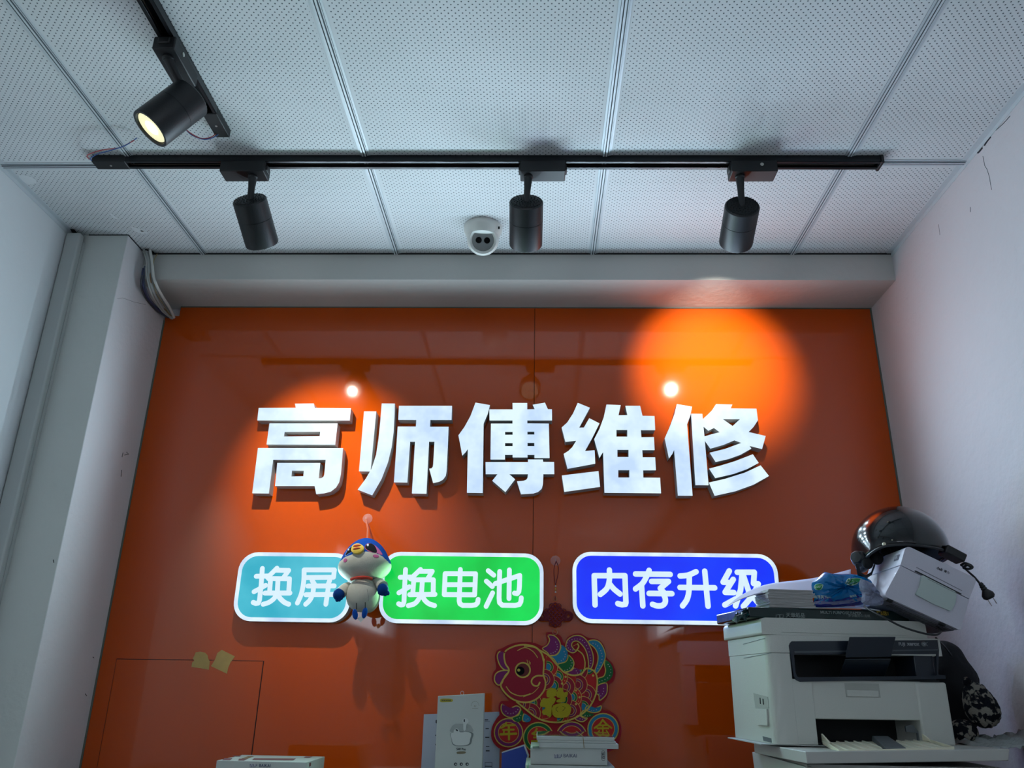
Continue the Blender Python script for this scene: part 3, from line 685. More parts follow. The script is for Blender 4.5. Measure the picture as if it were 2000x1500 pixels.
# head: wide below, domed above; face looks towards the camera and up a little, tilted to the left
tilt = radians(-6)
Rh = Matrix.Rotation(tilt, 4, 'Y') @ Matrix.Rotation(radians(-20), 4, 'X')
def headshape(d):
    z = d.z; wdt = 1.0 + .16*max(0, -z+.1) - .2*max(0, z)**1.5
    cheek = .13*math.exp(-((z+.40)/.40)**2)
    return Vector((d.x*(wdt*.95+cheek), d.y*(wdt+.02), z*(1 if z > 0 else .80)))
mb = MB(); rx_, ry_, rz_ = 48*mpx, 42*mpx, 50*mpx
mb.ball(hc, (rx_, ry_, rz_), Rh, 128, 84, headshape)
ho = mb.obj('head', [M_pwhite, M_pblue], t, 0, 0)
for v_ in ho.data.polygons: v_.use_smooth = True
def headlocal(p):
    q = Rh.inverted() @ (p-hc); return q.x/rx_, q.y/ry_, q.z/rz_
hood = zb([(230,690),(290,640),(330,612),(400,588),(520,562),(580,560),(660,580),(720,607),(780,662),(828,705),(900,760)])
def hood_y(px):
    for p, q in zip(hood, hood[1:]):
        if px <= q[0]: return p[1]+(q[1]-p[1])*(px-p[0])/(q[0]-p[0])
    return hood[-1][1]
for f in ho.data.polygons:      # the blue hood ends in a seam over the cheeks
    x, y, z = headlocal(f.center); v_ = f.center-CAM; dz_ = v_.dot(AF)
    px, py = 1000+F*v_.dot(AX)/dz_, 750-F*v_.dot(AU)/dz_
    if (f.normal.dot(v_) < .012*0+.15*v_.length and py < hood_y(px)) or (f.normal.dot(v_) >= .15*v_.length and z > -.25): f.material_index = 1
def onhead(px, py, lift=.0):
    """point where the sight line meets the head"""
    r = ray(px, py); Ri = Rh.inverted(); best = None
    import mathutils
    dgm = ho.data
    bv = onhead.bv
    hit = bv.ray_cast(CAM, r)
    if hit[0] is None: hit = bv.find_nearest(CAM+r*(hc-CAM).length)[:2]
    return hit[0]+hit[1]*lift, (hit[1] if hit[1].dot(r) < 0 else -hit[1])
from mathutils.bvhtree import BVHTree
def bvh_of(me):
    b = bmesh.new(); b.from_mesh(me); tr = BVHTree.FromBMesh(b); b.free(); return tr
onhead.bv = bvh_of(ho.data)
def patch_on(name, outline, m, parent, lift=.0012, th=.0012, bv=None):
    """thin patch sewn on a rounded body: outline in pixels, projected, filled by rings to the middle"""
    bv = bv or onhead.bv; cx = sum(p[0] for p in outline)/len(outline); cy = sum(p[1] for p in outline)/len(outline)
    rings = []; b = bmesh.new()
    def hit(px, py, l):
        r = ray(px, py); h = bv.ray_cast(CAM, r)
        if h[0] is None: h = bv.find_nearest(CAM+r*(hc-CAM).length)
        nn = h[1]; nn = nn if nn.dot(r) < 0 else -nn
        return h[0]+nn*l
    for k, (s_, l) in enumerate(((1.0, -.0006), (1.0, lift), (.8, lift*1.15), (.55, lift*1.25), (.28, lift*1.3))):
        rings.append([b.verts.new(hit(cx+(p[0]-cx)*s_, cy+(p[1]-cy)*s_, l)) for p in outline])
    n_ = len(outline)
    for A, B in zip(rings, rings[1:]):
        for i in range(n_): b.faces.new((A[i], A[(i+1) % n_], B[(i+1) % n_], B[i]))
    c = b.verts.new(hit(cx, cy, lift*1.3))
    for i in range(n_): b.faces.new((rings[-1][i], rings[-1][(i+1) % n_], c))
    mb = MB(); mb.b.free(); mb.b = b
    return mb.obj(name, m, parent, 0, 60)
def ell(cx, cy, a, b_, rot=0, k=22): return [(cx+a*cos(2*pi*i/k)*cos(rot)-b_*sin(2*pi*i/k)*sin(rot), cy+a*cos(2*pi*i/k)*sin(rot)+b_*sin(2*pi*i/k)*cos(rot)) for i in range(k)]
# eyes: pink shade, pale outline, black eye, glint
e1 = smoothline(zb([(598, 470), (660, 505), (710, 560), (728, 600), (660, 578), (580, 560), (535, 522), (548, 482)]), 3, True)
e2 = smoothline(zb([(410, 492), (418, 515), (400, 560), (350, 590), (314, 618), (325, 570), (360, 520)]), 3, True)
patch_on('eye_shade', e1, M_pink, ho, .0008)
patch_on('eye_shade', e2, mat('eye_rim', (110, 140, 200), .9), ho, .0008)
E1 = patch_on('eye', smoothline(zb([(595, 474), (640, 498), (664, 545), (660, 574), (605, 562), (545, 530), (544, 492)]), 3, True), M_ink, ho, .0018)
E2 = patch_on('eye', smoothline(zb([(408, 502), (408, 530), (395, 560), (350, 585), (322, 606), (335, 568), (368, 524)]), 3, True), M_ink, ho, .0018)
patch_on('eye_glint', ell(*zb([(567, 496)])[0], 2.0, 2.2), mat('plush_glint', (190, 195, 200), .5), E1, .003)
patch_on('eye_glint', ell(*zb([(356, 545)])[0], 1.3, 1.8), mat('plush_glint', (190, 195, 200), .5), E2, .003)
patch_on('cheek', ell(*zb([(658, 613)])[0], 5.9, 3.1, .15), M_pink, ho, .001)
patch_on('cheek', ell(*zb([(315, 661)])[0], 4.2, 3.0, -.9), M_pink, ho, .001)
# beak: lower yellow lip, red mouth, upper lip
bk = patch_on('beak', smoothline(zb([(420, 510), (470, 497), (515, 520), (525, 552), (480, 590), (430, 592), (398, 575), (402, 540)]), 3, True), M_beak, ho, .009)
bb = onhead.bv
def bump_pt(px, py, l):
    r = ray(px, py); h = bb.ray_cast(CAM, r); nn = h[1]; nn = nn if nn.dot(r) < 0 else -nn; return h[0]+nn*l
cm = bump_pt(*zb([(458, 540)])[0], .0105)
for nm, (px, py), (a, b_, c_), mm in (('upper_bill', zb([(460, 524)])[0], (8.2, 5, 3.4), M_org), ('lower_bill', zb([(458, 555)])[0], (8.0, 5, 2.6), M_org)):
    MB().ball(bump_pt(px, py, .0085), (a*mpx, b_*mpx, c_*mpx), Rh, 18, 10).obj(nm, mm, bk)
# body
bcn = at(708, 1161, YBd-.014)
body = MB().ball(bcn, (31*mpx, 30*mpx, 33*mpx), Matrix.Rotation(radians(-4), 4, 'Y'), 40, 26, lambda d: Vector((d.x*(1-.08*d.z), d.y*(1-.08*d.z), d.z))).obj('body', M_pwhite, t, 0, 80)
MB().ball(at(720, 1166, YBd+.03), (22*mpx, 26*mpx, 30*mpx), None, 30, 20).obj('back_panel', M_pwhite, t, 0, 80)
# seam on the belly
bbv = bvh_of(body.data)
def onbody(px, py, l=.0004):
    r = ray(px, py); h = bbv.ray_cast(CAM, r)
    if h[0] is None: h = bbv.find_nearest(CAM+r*(bcn-CAM).length)
    return h[0]-r*l
MB().tube([onbody(*p) for p in zb([(560, 985), (568, 1040), (580, 1090), (572, 1120)])], .0005, 5).obj('seam', mat('seam_thread', (120, 122, 118), .9), body)
# collar: red band with points
col = [(378, 885), (392, 862), (450, 842), (520, 832), (580, 838), (616, 862), (600, 880), (560, 862), (552, 872), (490, 876), (430, 868), (400, 872)]
patch_on('collar', zb(col), M_red, t, .0035, bv=bbv)
MB().tube(smoothline([tuple(pb(*p)) for p in ((380, 874, YBd-.040), (430, 858, YBd-.050), (500, 850, YBd-.054), (560, 853, YBd-.050), (612, 868, YBd-.040))], 4), .0042, 8).obj('collar_edge', M_red, t)
# wings
def wing(p0, p1, r0, r1, hand, fingers):
    a = pb(*p0, YBd-.004); b = pb(*p1, YBd-.03)
    wg = MB().tube(smoothline([tuple(a), tuple(a*.5+b*.5+Vector((0, 0, .003))), tuple(b)], 5), [r0+(r1-r0)*i/10 for i in range(11)], 16).obj('wing', M_pwhite, t, 0, 80)
    h = pb(*hand, YBd-.036)
    mb = MB().ball(h, (11*mpx, 12*mpx, 11.5*mpx), None, 20, 14)
    for f_ in fingers: mb.ball(pb(*f_, YBd-.04), (3.6*mpx, 5*mpx, 4.2*mpx), None, 12, 8)
    mb.obj('wing_tip', M_pdblue, wg, 0, 80)
wing((355, 950), (262, 1030), .012, .016, (240, 1045), [(212, 1078), (222, 1103), (246, 1100), (268, 1082), (200, 1050)])
wing((655, 905), (735, 955), .012, .016, (738, 990), [(775, 1000), (795, 1030), (765, 1040), (735, 1035), (700, 1022)])
# feet on black cords
for i, (c0, c1, f_) in enumerate((((438, 1140), (440, 1215), (424, 1268)), ((538, 1132), (538, 1200), (532, 1252)))):
    MB().tube([pb(*c0, YBd-.052), pb(*c1, YBd-.050)], .0010, 6).obj('foot_cord', M_ink, t)
    MB().ball(pb(*f_, YBd-.048), (5.2*mpx, 4*mpx, 10*mpx), Matrix.Rotation(radians(-14 if i == 0 else 8), 4, 'Y'), 16, 12).obj('foot', M_pblue, t, 0, 80)
q = YP(YBd-.040); on(q, curve_mesh([[[q.uv(*p) for p in zb([(452, 1312), (500, 1288), (528, 1318), (486, 1358)])]]], .0004)).obj('care_tag', mat('tag_white', (200, 204, 200), .7), t)
# hanging cords
top = Vector((hc.x+.004, YBd+.004, pb(600, 412, YBd).z-.004))
hk = Vector((ch_.x, DP-.026, ch_.z-.006))
for dx in (-.0012, .0012):
    MB().tube([pb(562, 412, YBd)+Vector((dx, 0, -.004)), pb(566, 300, YBd+.02)+Vector((dx, 0, 0)), hk+Vector((dx, 0, 0))], .0009, 6).obj('hanging_cord', mat('pink_cord', (196, 120, 96), .6), t)
for dx in (-6, 8):
    MB().tube([pb(606+dx, 415, YBd)+Vector((0, 0, -.004)), pb(590+dx*.5, 300, YBd+.02), hk], .0006, 6).obj('hanging_cord', mat('dark_red_cord', (110, 28, 24), .6), t)

# ================================================================== RED KNOT AND FISH
M_knot = mat('knot_cord', (104, 10, 34), .8, bump=.4, bscale=300)
yk = DP-.02
kp = lambda x, y, yy=yk: at(1040+x/8.33, 1070+y/8.33, yy)
kt = thing('knot_ornament', 'dark red knotted cord ornament with beads between the green and blue light boxes', 'ornament', at(1084, 1230, yk))
MB().tube(smoothline([tuple(p) for p in (kp(385, 215, DP-.03), kp(350, 330), kp(352, 440), kp(372, 600))], 5), .0011, 6).tube(smoothline([tuple(p) for p in (kp(385, 215, DP-.03), kp(425, 330), kp(412, 440), kp(376, 600))], 5), .0011, 6).obj('hanging_loop', M_knot, kt)
MB().ball(kp(376, 622), .0024).ball(kp(376, 720), .0024).obj('pearl_bead', mat('pearl_white', (190, 186, 184), .35), kt)
MB().ball(kp(376, 672), (.0022, .0022, .0050)).obj('gold_bead', mat('gold_bead', (180, 140, 60), .35, metal=.6), kt)
mb = MB()
C0 = kp(370, 1090); pxk = (kp(0, 0)-kp(8.33, 0)).length
def P2(u, v, d=0): return C0 + Vector((u*pxk, -d, v*pxk))
R2 = 22
for i in range(7):     # woven diamond
    o = (i-3)/3*R2*.52
    mb.tube([P2(o-R2*.5, -o-R2*.5, .001*(i % 2)), P2(o+R2*.5, -o+R2*.5, .001*((i+1) % 2))], .0021, 7)
    mb.tube([P2(o-R2*.5, o+R2*.5, .001*((i+1) % 2)), P2(o+R2*.5, o-R2*.5, .001*(i % 2))], .0021, 7)
for sx in (-1, 1):     # side lobes and edge loops
    for rr in (9.5, 7, 4.5):
        cx = sx*24; mb.tube([P2(cx+rr*cos(a*pi/9)*1.0, -2+rr*.9*sin(a*pi/9), .0015) for a in range(19)], .0015, 6)
for k in range(4):
    a0 = k*pi/2
    for q_ in (-.5, .5):
        bx = (R2*.75)*cos(a0+pi/4)+q_*R2*.6*-sin(a0+pi/4); by = (R2*.75)*sin(a0+pi/4)+q_*R2*.6*cos(a0+pi/4)
        mb.tube([P2(bx+4.2*cos(a*pi/6), by+4.2*sin(a*pi/6), .001) for a in range(13)], .0013, 6)
mb.tube([P2(0, 26), P2(0, 35)], .0012, 6)
mb.obj('knot', M_knot, kt)
ring = MB().tube([kp(370+26*cos(a*pi/8), 830+34*sin(a*pi/8)) for a in range(17)], .0005, 5).tube([kp(366+40*cos(a*pi/8), 1372+42*sin(a*pi/8)) for a in range(17)], .0006, 5).obj('ring', mat('gold_ring', (170, 150, 110), .3, metal=.7), kt)

M_fback = mat('felt_red', (150, 6, 26), .85, bump=.2, bscale=400)
M_fhead = mat('felt_crimson', (142, 4, 38), .8)
M_gold = mat('glitter_gold', (206, 180, 80), .6, bump=.5, bscale=900, var=.15, vscale=500)
M_gold2 = mat('glitter_yellow', (190, 172, 20), .65, bump=.6, bscale=900, var=.15, vscale=500)
M_fp = mat('felt_purple', (112, 16, 88), .8, var=.15, vscale=400); M_fb = mat('felt_blue', (20, 116, 150), .8, var=.15, vscale=400); M_fg = mat('felt_green', (0, 96, 44), .8, var=.15, vscale=400); M_fo = mat('felt_orange_red', (176, 24, 24), .8)
zf = zoomed(940, 1220, 5.357)
YF_ = DP-.014
PF_ = YP(YF_)
ft = thing('fish_decoration', 'flat red and gold fish decoration with coins hanging on the orange board', 'wall decoration', at(1090, 1480, YF_))
def layer(name, polys, k, m, sm=4, parent=None, mapf=zf, th=.0004):
    """flat felt pieces; k is the layer above the backing"""
    gs = []
    for g in polys:
        g = g if isinstance(g[0][0], (list, tuple)) else [g]
        gs.append([mapf(smoothline(lp, sm, True) if sm else lp) for lp in g])
    return plate(name, gs, PF_, .003+.0004*k, th, m, parent if parent else ft)
back = [(680,85),(770,85),(840,130),(868,195),(900,135),(960,100),(1045,95),(1115,135),(1200,145),(1265,190),(1300,265),(1312,345),(1375,410),(1405,500),(1385,590),(1330,640),(1335,720),(1300,785),(1262,830),(1275,890),(1340,900),(1410,950),(1455,1030),(1468,1110),(1450,1200),(1400,1300),(1200,1360),(900,1370),(600,1370),(430,1350),(300,1320),(180,1290),(110,1200),(110,1080),(160,980),(190,940),(180,860),(208,800),(290,800),(250,750),(200,670),(135,620),(110,560),(130,490),(158,450),(140,340),(165,268),(220,245),(300,205),(420,180),(560,190),(640,222),(690,180)]
plate('backing', [[zf(smoothline(back, 3, True))]], PF_, 0, .003, M_fback, ft)
def line(pts, w_, cl=False, sm=5):
    p = smoothline(pts, sm, cl)
    if cl: p = p+[p[0]]
    return p, w_
def lines(name, Ls, k, m, parent=None, th=.0005):
    """drawn lines of a given half width (zoomed pixels) as ribbons"""
    q = Plane(PF_.P(0, 0, .003+.0004*k+th), PF_.u, PF_.v); gs = []
    for pts, w_ in Ls:
        P = [q.uv(*p) for p in zf(pts)]; ww = w_*.00026
        P = [p for i, p in enumerate(P) if i == 0 or (Vector(p)-Vector(P[i-1])).length > 1e-5]
        gs.append([ribbon(P, ww)])
    ms_ = curve_mesh(gs, th)
    for i, me in enumerate(ms_): me.transform(Matrix.Translation((0, 0, i*.00002)))
    return on(PF_, ms_, .003+.0004*k).obj(name, m, parent if parent else ft)
head = [(245,290),(330,232),(440,210),(560,232),(630,300),(655,400),(650,520),(672,600),(660,680),(600,760),(520,805),(430,812),(330,780),(250,715),(205,640),(225,580),(290,480),(250,400)]
layer('head', [head], 6.4, M_fhead)
lipu = [(205,280),(238,292),(246,330),(248,390),(292,478),(235,468),(190,415),(168,340),(178,295)]
lipl = [(290,482),(245,540),(215,615),(178,632),(145,600),(138,560),(152,515),(200,485)]
layer('lip', [lipu, lipl], 7, M_fp)
body_p = [(600,262),(700,320),(790,420),(870,500),(960,530),(1045,515),(1085,470),(1120,460),(1185,490),(1212,560),(1212,640),(1195,740),(1140,850),(1060,930),(960,985),(850,1018),(740,1020),(640,1000),(560,960),(470,890),(380,812),(500,800),(600,740),(650,640),(655,500),(650,380)]
layer('body', [body_p], 1, M_fo)
hull = [(600,262),(700,318),(800,425),(880,500),(1120,458),(1190,490),(1214,560),(1214,640),(1196,740),(1140,850),(1060,932),(960,987),(850,1020),(740,1022),(640,1002),(560,962),(470,892),(380,814),(420,600)]
def clip(poly, cv):
    # keep the part of a convex-ish outline inside the convex region cv (clockwise on screen)
    out = poly
    for i in range(len(cv)):
        ax_, ay = cv[i]; bx, by = cv[(i+1) % len(cv)]; inp = out; out = []
        if not inp: return []
        f_ = lambda p: (bx-ax_)*(p[1]-ay)-(by-ay)*(p[0]-ax_)
        for j in range(len(inp)):
            p, q_ = inp[j], inp[(j+1) % len(inp)]; a, b = f_(p), f_(q_)
            if a >= 0: out.append(p)
            if (a >= 0) != (b >= 0): t_ = a/(a-b); out.append((p[0]+(q_[0]-p[0])*t_, p[1]+(q_[1]-p[1])*t_))
    return out
# concave top: clip against convex hull parts by dropping the notch point
cvx = [(1120,458),(1190,490),(1214,560),(1214,640),(1196,740),(1140,850),(1060,932),(960,987),(850,1020),(740,1022),(640,1002),(560,962),(470,892),(380,814),(420,600)]
rest_ = [(1190,490),(1214,560),(1214,640),(1196,740),(1140,850),(1060,932),(960,987),(850,1020),(740,1022),(640,1002),(560,962),(470,892),(380,814),(420,600)]
cvxA = [(600,262),(1196,765),(1140,850)]+rest_[5:]
cvxB = [(780,512),(1120,458)]+rest_
scales = [(690,445,1),(655,575,2),(795,545,1),(745,640,3),(870,650,2),(1005,480,3),(1000,630,2),(1120,460,1),(1140,600,3),(940,760,1),(1090,735,2),(1060,860,3),(930,900,2),(520,820,3),(400,830,2),(510,930,2),(650,880,1),(800,960,1),(840,780,3)]
scales.sort(key=lambda s_: -s_[0])
lay = {'purple_scale': [], 'blue_scale': [], 'green_scale': [], 'gold_line': [], 'red_scale': []}
for i, (cx, cy, kind) in enumerate(scales):
    def arc(r): return [(cx+r*cos(radians(a)), cy+r*sin(radians(a))) for a in range(-95, 96, 10)]+[(cx-12, cy)]
    base = M_fo if kind == 1 else M_fhead
    k0 = 1.2+i*.22
    for r, m in ((112, M_gold), (106, base), (66, M_gold), (61, (M_fg, M_fp, M_fg)[kind-1]), (44, M_gold), (39, base if kind == 2 else (M_fb, M_fp, M_fb)[kind-1])):
        p = clip(arc(r), cvxA if cx < 850 else cvxB)
        if len(p) > 2:
            plate('scale_band', [[zf(p)]], PF_, .003+.0004*k0, .0002, m, ft); k0 += .032
    if kind == 1:
        dots = [circle(cx+88*cos(radians(a)), cy+88*sin(radians(a)), r, 12) for a, r in ((-55, 11), (-28, 5), (0, 12), (28, 5), (55, 12))]
        dots = [d for d in dots if len(clip([d[0], d[4], d[8]], cvx)) == 3]
        if dots: plate('gold_dot', [[zf(d)] for d in dots], PF_, .003+.0004*k0, .0003, M_gold, ft)
fins = [
 (M_fp, [(700,112),(760,115),(810,160),(828,215),(815,280),(770,320),(720,325),(690,290),(640,250),(690,215),(715,160)]),
 (M_fb, [(832,210),(880,240),(905,300),(885,370),(840,410),(795,408),(760,360),(715,325),(790,315),(830,250)]),
 (M_fg, [(910,318),(955,360),(970,410),(950,460),(905,495),(855,490),(800,420),(880,390),(905,350)]),
 (M_fp, [(975,450),(1020,470),(1040,515),(1000,540),(930,525),(870,500),(940,480)]),
 (M_fp, [(885,240),(900,165),(960,120),(1030,115),(1090,150),(1140,230),(1170,320),(1170,400),(1150,455),(1125,455),(1120,380),(1105,300),(1070,230),(1010,175),(960,180),(945,220),(975,262),(1000,270),(960,295),(910,275)]),
 (M_fb, [(1118,180),(1180,160),(1240,185),(1285,260),(1298,340),(1270,420),(1220,500),(1200,505),(1185,490),(1215,400),(1220,320),(1190,250)]),
 (M_fg, [(1300,370),(1350,405),(1378,470),(1365,550),(1300,605),(1222,620),(1220,565),(1280,540),(1300,480),(1290,420)]),
 (M_fp, [(1305,610),(1318,670),(1305,735),(1240,792),(1230,740),(1205,715),(1215,640)]),
 (M_fp, [(222,830),(300,870),(370,850),(410,880),(380,940),(310,972),(240,945),(208,890)]),
 (M_fg, [(415,890),(440,930),(430,990),(385,1020),(340,1005),(325,970),(390,945)]),
 (M_fb, [(450,930),(515,975),(510,1010),(470,1022),(432,1000)]),
 (M_fb, [(1120,845),(1190,870),(1255,850),(1240,905),(1170,920),(1090,890)]),
 (M_fg, [(1080,895),(1130,925),(1180,935),(1140,965),(1070,965),(1040,935)]),
 (M_fp, [(1020,950),(1070,975),(1110,980),(1060,1015),(1000,1000),(985,975)])]
for m, p in fins: layer('fin', [p], 6, m)
# dotted rows on the fins
rows = [[(755,160),(790,200),(795,250),(770,285),(725,303)],[(852,262),(880,310),(860,360),(800,398)],[(920,355),(950,400),(920,460),(870,480)],[(970,465),(1000,490),(1010,520)],
 [(985,268),(925,258),(898,215),(920,170),(985,150),(1060,165),(1110,240),(1140,330),(1145,400),(1130,445)],[(1140,195),(1190,200),(1240,255),(1265,330),(1245,420),(1195,490)],[(1310,395),(1355,470),(1330,550),(1230,600)],[(1275,640),(1280,690),(1250,745),(1220,700)],
 [(240,880),(285,930),(350,920),(388,880)],[(420,925),(400,975),(350,985)],[(455,975),(475,1000),(500,970)],[(1105,870),(1160,902),(1225,880)],[(1060,940),(1105,955),(1150,945)],[(1010,975),(1050,990),(1085,985)]]
dg_ = []
for r in rows:
    p = smoothline(r, 8); acc = 0
    for a, b in zip(p, p[1:]):
        acc += sqrt((a[0]-b[0])**2+(a[1]-b[1])**2)
        if acc > 25: dg_.append([zf(circle(b[0], b[1], 5.5, 8))]); acc = 0
plate('dot_print', dg_, PF_, .003+.0004*7, .0003, mat('dot_white', (176, 150, 160), .7), ft)
# gold drawing
G = [line(p, 5, True) for m, p in fins]+[line(head, 8, True), line(lipu, 6, True), line(lipl, 6, True)]
G += [line([(600,262),(700,320),(790,420),(870,500),(960,530),(1045,515),(1085,470),(1120,458),(1185,490),(1212,560),(1212,640),(1195,740),(1140,850),(1060,930),(960,985),(850,1018),(740,1020),(640,1000),(560,960),(470,890),(370,808)], 8)]
G += [line([(450,225),(560,240),(625,300),(648,380)], 5), line([(660,360),(650,520)], 4)]
G += [line([(640,535),(585,535),(540,560),(525,600),(548,635),(590,640),(612,605)], 8), line([(380,245+25),(460,240),(540,280),(590,345)], 4), line([(262,650),(310,710),(400,745),(480,735),(512,722)], 5), line([(440,755),(540,715),(600,655)], 3)]
G += [line([(1008,200),(1020,230),(1000,265)], 7), line([(1000,262),(1060,310),(1085,390),(1080,470)], 6), line([(1000,205),(960,225)], 2)]
lines('gold_outline', G, 7.2, M_gold)
# eye
et = layer('eye_ring', [[circle(435, 475, 84), circle(435, 475, 68)[::-1]]], 8, M_gold, 0)
layer('eye_white', [circle(435, 475, 68)], 7.2, mat('felt_dark_red', (96, 30, 30), .8), 0, et)
layer('pupil', [circle(408, 483, 44)], 8.4, M_ink, 0, et)
layer('highlight', [circle(392, 476, 16)], 9.2, M_gold, 0, et)
lines('eyelash', [line([(478,370),(485,395),(475,410)], 3), line([(500,380),(503,400),(490,420)], 3), line([(514,396),(512,412),(500,428)], 3)], 9, M_gold, et)
# coins with gold characters
coins = [(285, 1130, 150, M_fp, 'first'), (598, 1180, 158, M_fg, 'second'), (945, 1175, 160, M_fp, 'third'), (1275, 1090, 162, M_fb, 'fourth')]
for cx, cy, r, m, nm in coins:
    cn = layer('coin', [circle(cx, cy, r+4)], 5, M_gold, 0)
    layer('coin_band', [circle(cx, cy, r-8)], 6, m, 0, cn)
    layer('coin_line', [circle(cx, cy, r-40)], 6.8, M_gold, 0, cn)
    layer('coin_field', [circle(cx, cy, r-47)], 7.6, M_fo, 0, cn)
def glyph(Ls, k=8.6): return lines('coin_character', [(smoothline(p, 3), w_) for p, w_ in Ls], k, M_gold2)
glyph([([(262,1025),(245,1060),(205,1080)], 9), ([(232,1055),(350,1050)], 10), ([(228,1100),(340,1098)], 9), ([(238,1100),(235,1135)], 8), ([(200,1148),(365,1140)], 11), ([(288,1060),(290,1200)], 11)])
glyph([([(580,1090),(560,1125),(535,1140)], 10), ([(550,1150),(640,1150)], 9), ([(550,1180),(640,1178)], 9), ([(530,1220),(660,1218)], 10), ([(595,1130),(597,1270)], 10)])
glyph([([(1270,995),(1240,1040),(1185,1082)], 9), ([(1270,995),(1310,1040),(1362,1080)], 9), ([(1230,1055),(1315,1052)], 8), ([(1215,1085),(1330,1084)], 9), ([(1272,1055),(1272,1160)], 8), ([(1235,1110),(1215,1140)], 7), ([(1310,1110),(1330,1140)], 7)])
fu = [[(690,690),(735,662),(775,672),(792,705),(775,745),(740,758),(690,758),(683,720)],
 [(615,830),(640,780),(700,770),(740,755),(780,775),(765,820),(740,850),(735,930),(722,970),(690,950),(640,930),(640,900),(670,870),(625,858)],
 [(795,700),(815,660),(850,670),(865,710),(900,700),(905,735),(880,770),(880,800),(830,815),(785,808),(790,790),(830,770),(790,755)],
 [(745,860),(790,830),(860,820),(910,830),(940,870),(930,930),(880,970),(780,972),(745,930)]]
ff = layer('fortune_character', fu, 10, M_gold2, 4, None, th=.003)
lines('carved_line', [(smoothline([(805,860),(780,880),(800,910)], 3), 2), (smoothline([(850,855),(878,870),(850,905)], 3), 2)], 17.6, mat('carved_line', (70, 60, 10), .8), ff)

# ================================================================== COUNTER, BOXES, PAPERS
t = thing('counter', 'white shelf under the boxes and the leaning papers', 'shelf', (-.4, 2.1, 0))
MB().box((XPIL+.01, 1.86, HCT-.03), (.44, DP-.003, HCT)).obj('top', M_white, t, .002)
for x in (XPIL+.03, .41): MB().box((x-.012, 1.88, 0), (x+.012, DP-.01, HCT-.03)).obj('side_panel', M_white, t)
M_card = mat('box_card', (176, 180, 176), .6, var=.03, vscale=20); M_cardpink = mat('box_card_printed', (176, 150, 148), .6)
M_navy = mat('print_navy', (28, 34, 84), .6); M_ink2 = mat('print_dark', (34, 36, 46), .6); M_maroon = mat('print_maroon', (104, 52, 58), .6); M_olive = mat('print_olive', (120, 96, 60), .6)
def print_on(plane, pieces, m, name, parent, d=.0003):
    g = [[[plane.uv(*p) for p in lp] for lp in g_] for g_ in pieces]
    return on(plane, curve_mesh(g, .0003), d).obj(name, m, parent, 0, 0)
def text_on(plane, s, px, hpx, m, name, parent, bold=0, rot=0, d=.0003, align='CENTER', sx=1):
    """lettering centred at a pixel, hpx its letter height in photograph pixels"""
    c = plane.uv(*px); e = plane.uv(px[0], px[1]-10); h = abs(e[1]-c[1])/10*hpx
    return on(plane, [text_mesh(s, h*1.38, bold, align)], d, c, rot, sx).obj(name, m, parent, 0, 0)
# BAIKAI box pair on the left: upper one seen from its front and top
def phonebox(lab, fl, fr, y0, dep, z0, z1, group, cap=None, rot=0, m=None):
    """box by its front corners in pixels at depth y0"""
    a = at(fl[0], fl[1], y0).x; b = at(fr[0], fr[1], y0).x
    t = thing('packaging_box', lab, 'box', ((a+b)/2, y0+dep/2, z0), group)
    t.rotation_euler = (0, 0, rot)
    mb = MB().box((a, y0, z0), (b, y0+dep, z1)).obj('carton', m or M_card, t, .0009)
    return t, a, b, mb
zl = at(500, 1487, 1.97).z
hbx = (zl-HCT)/2
g1 = 'flat cartons stacked at the left end of the shelf'
t2_, a, b, c_ = phonebox('lower flat white carton at the left end of the shelf', (424, 1500), (606, 1500), 1.965, .165, HCT, HCT+hbx-.0004, g1)
t1_, a, b, c_ = phonebox('upper flat white carton at the shelf left end, navy logo and BAIKAI on its front', (423, 1487), (599, 1487), 1.97, .165, HCT+hbx, zl, g1)
pf = Plane((a, 1.97, CH), (1, 0, 0), (0, 0, 1))
zk = zoomed(360, 1240, 5.77)
print_on(pf, [[zk([(740,1455),(820,1455),(818,1480),(800,1492),(740,1492)])]], M_navy, 'logo_block', t1_)
text_on(pf, '百凯', zk([(779, 1473)])[0], 5.4, mat('print_white', (190, 192, 196), .6), 'logo_lettering', t1_, .02, d=.0007)
text_on(pf, 'BAIKAI', zk([(908, 1475)])[0], 6.2, M_navy, 'lettering', t1_, .0)
pt = Plane((a, 1.97, zl), (1, 0, 0), (0, 1, 0))
zq = zoomed(400, 1460, 8.333)
print_on(pt, [[zq(p)] for p in ([(320,178),(450,178),(410,210),(285,208)], [(560,185),(700,185),(640,215),(540,213)], [(800,178),(1480,182),(1440,212),(770,205)], [(455,135),(590,135),(575,148),(450,146)], [(1640,150),(1750,150),(1700,170),(1610,168)])], M_maroon, 'box_print', t1_)
print_on(pt, [[zq([(710,143),(800,145),(690,185),(600,183)])]], M_olive, 'box_print', t1_)
ps = Plane((b, 1.97, CH), (0, 1, 0), (0, 0, 1))
print_on(ps, [[zq([(1700,250),(1728,245),(1722,300),(1698,310)])]], M_maroon, 'printed_mark', t1_)

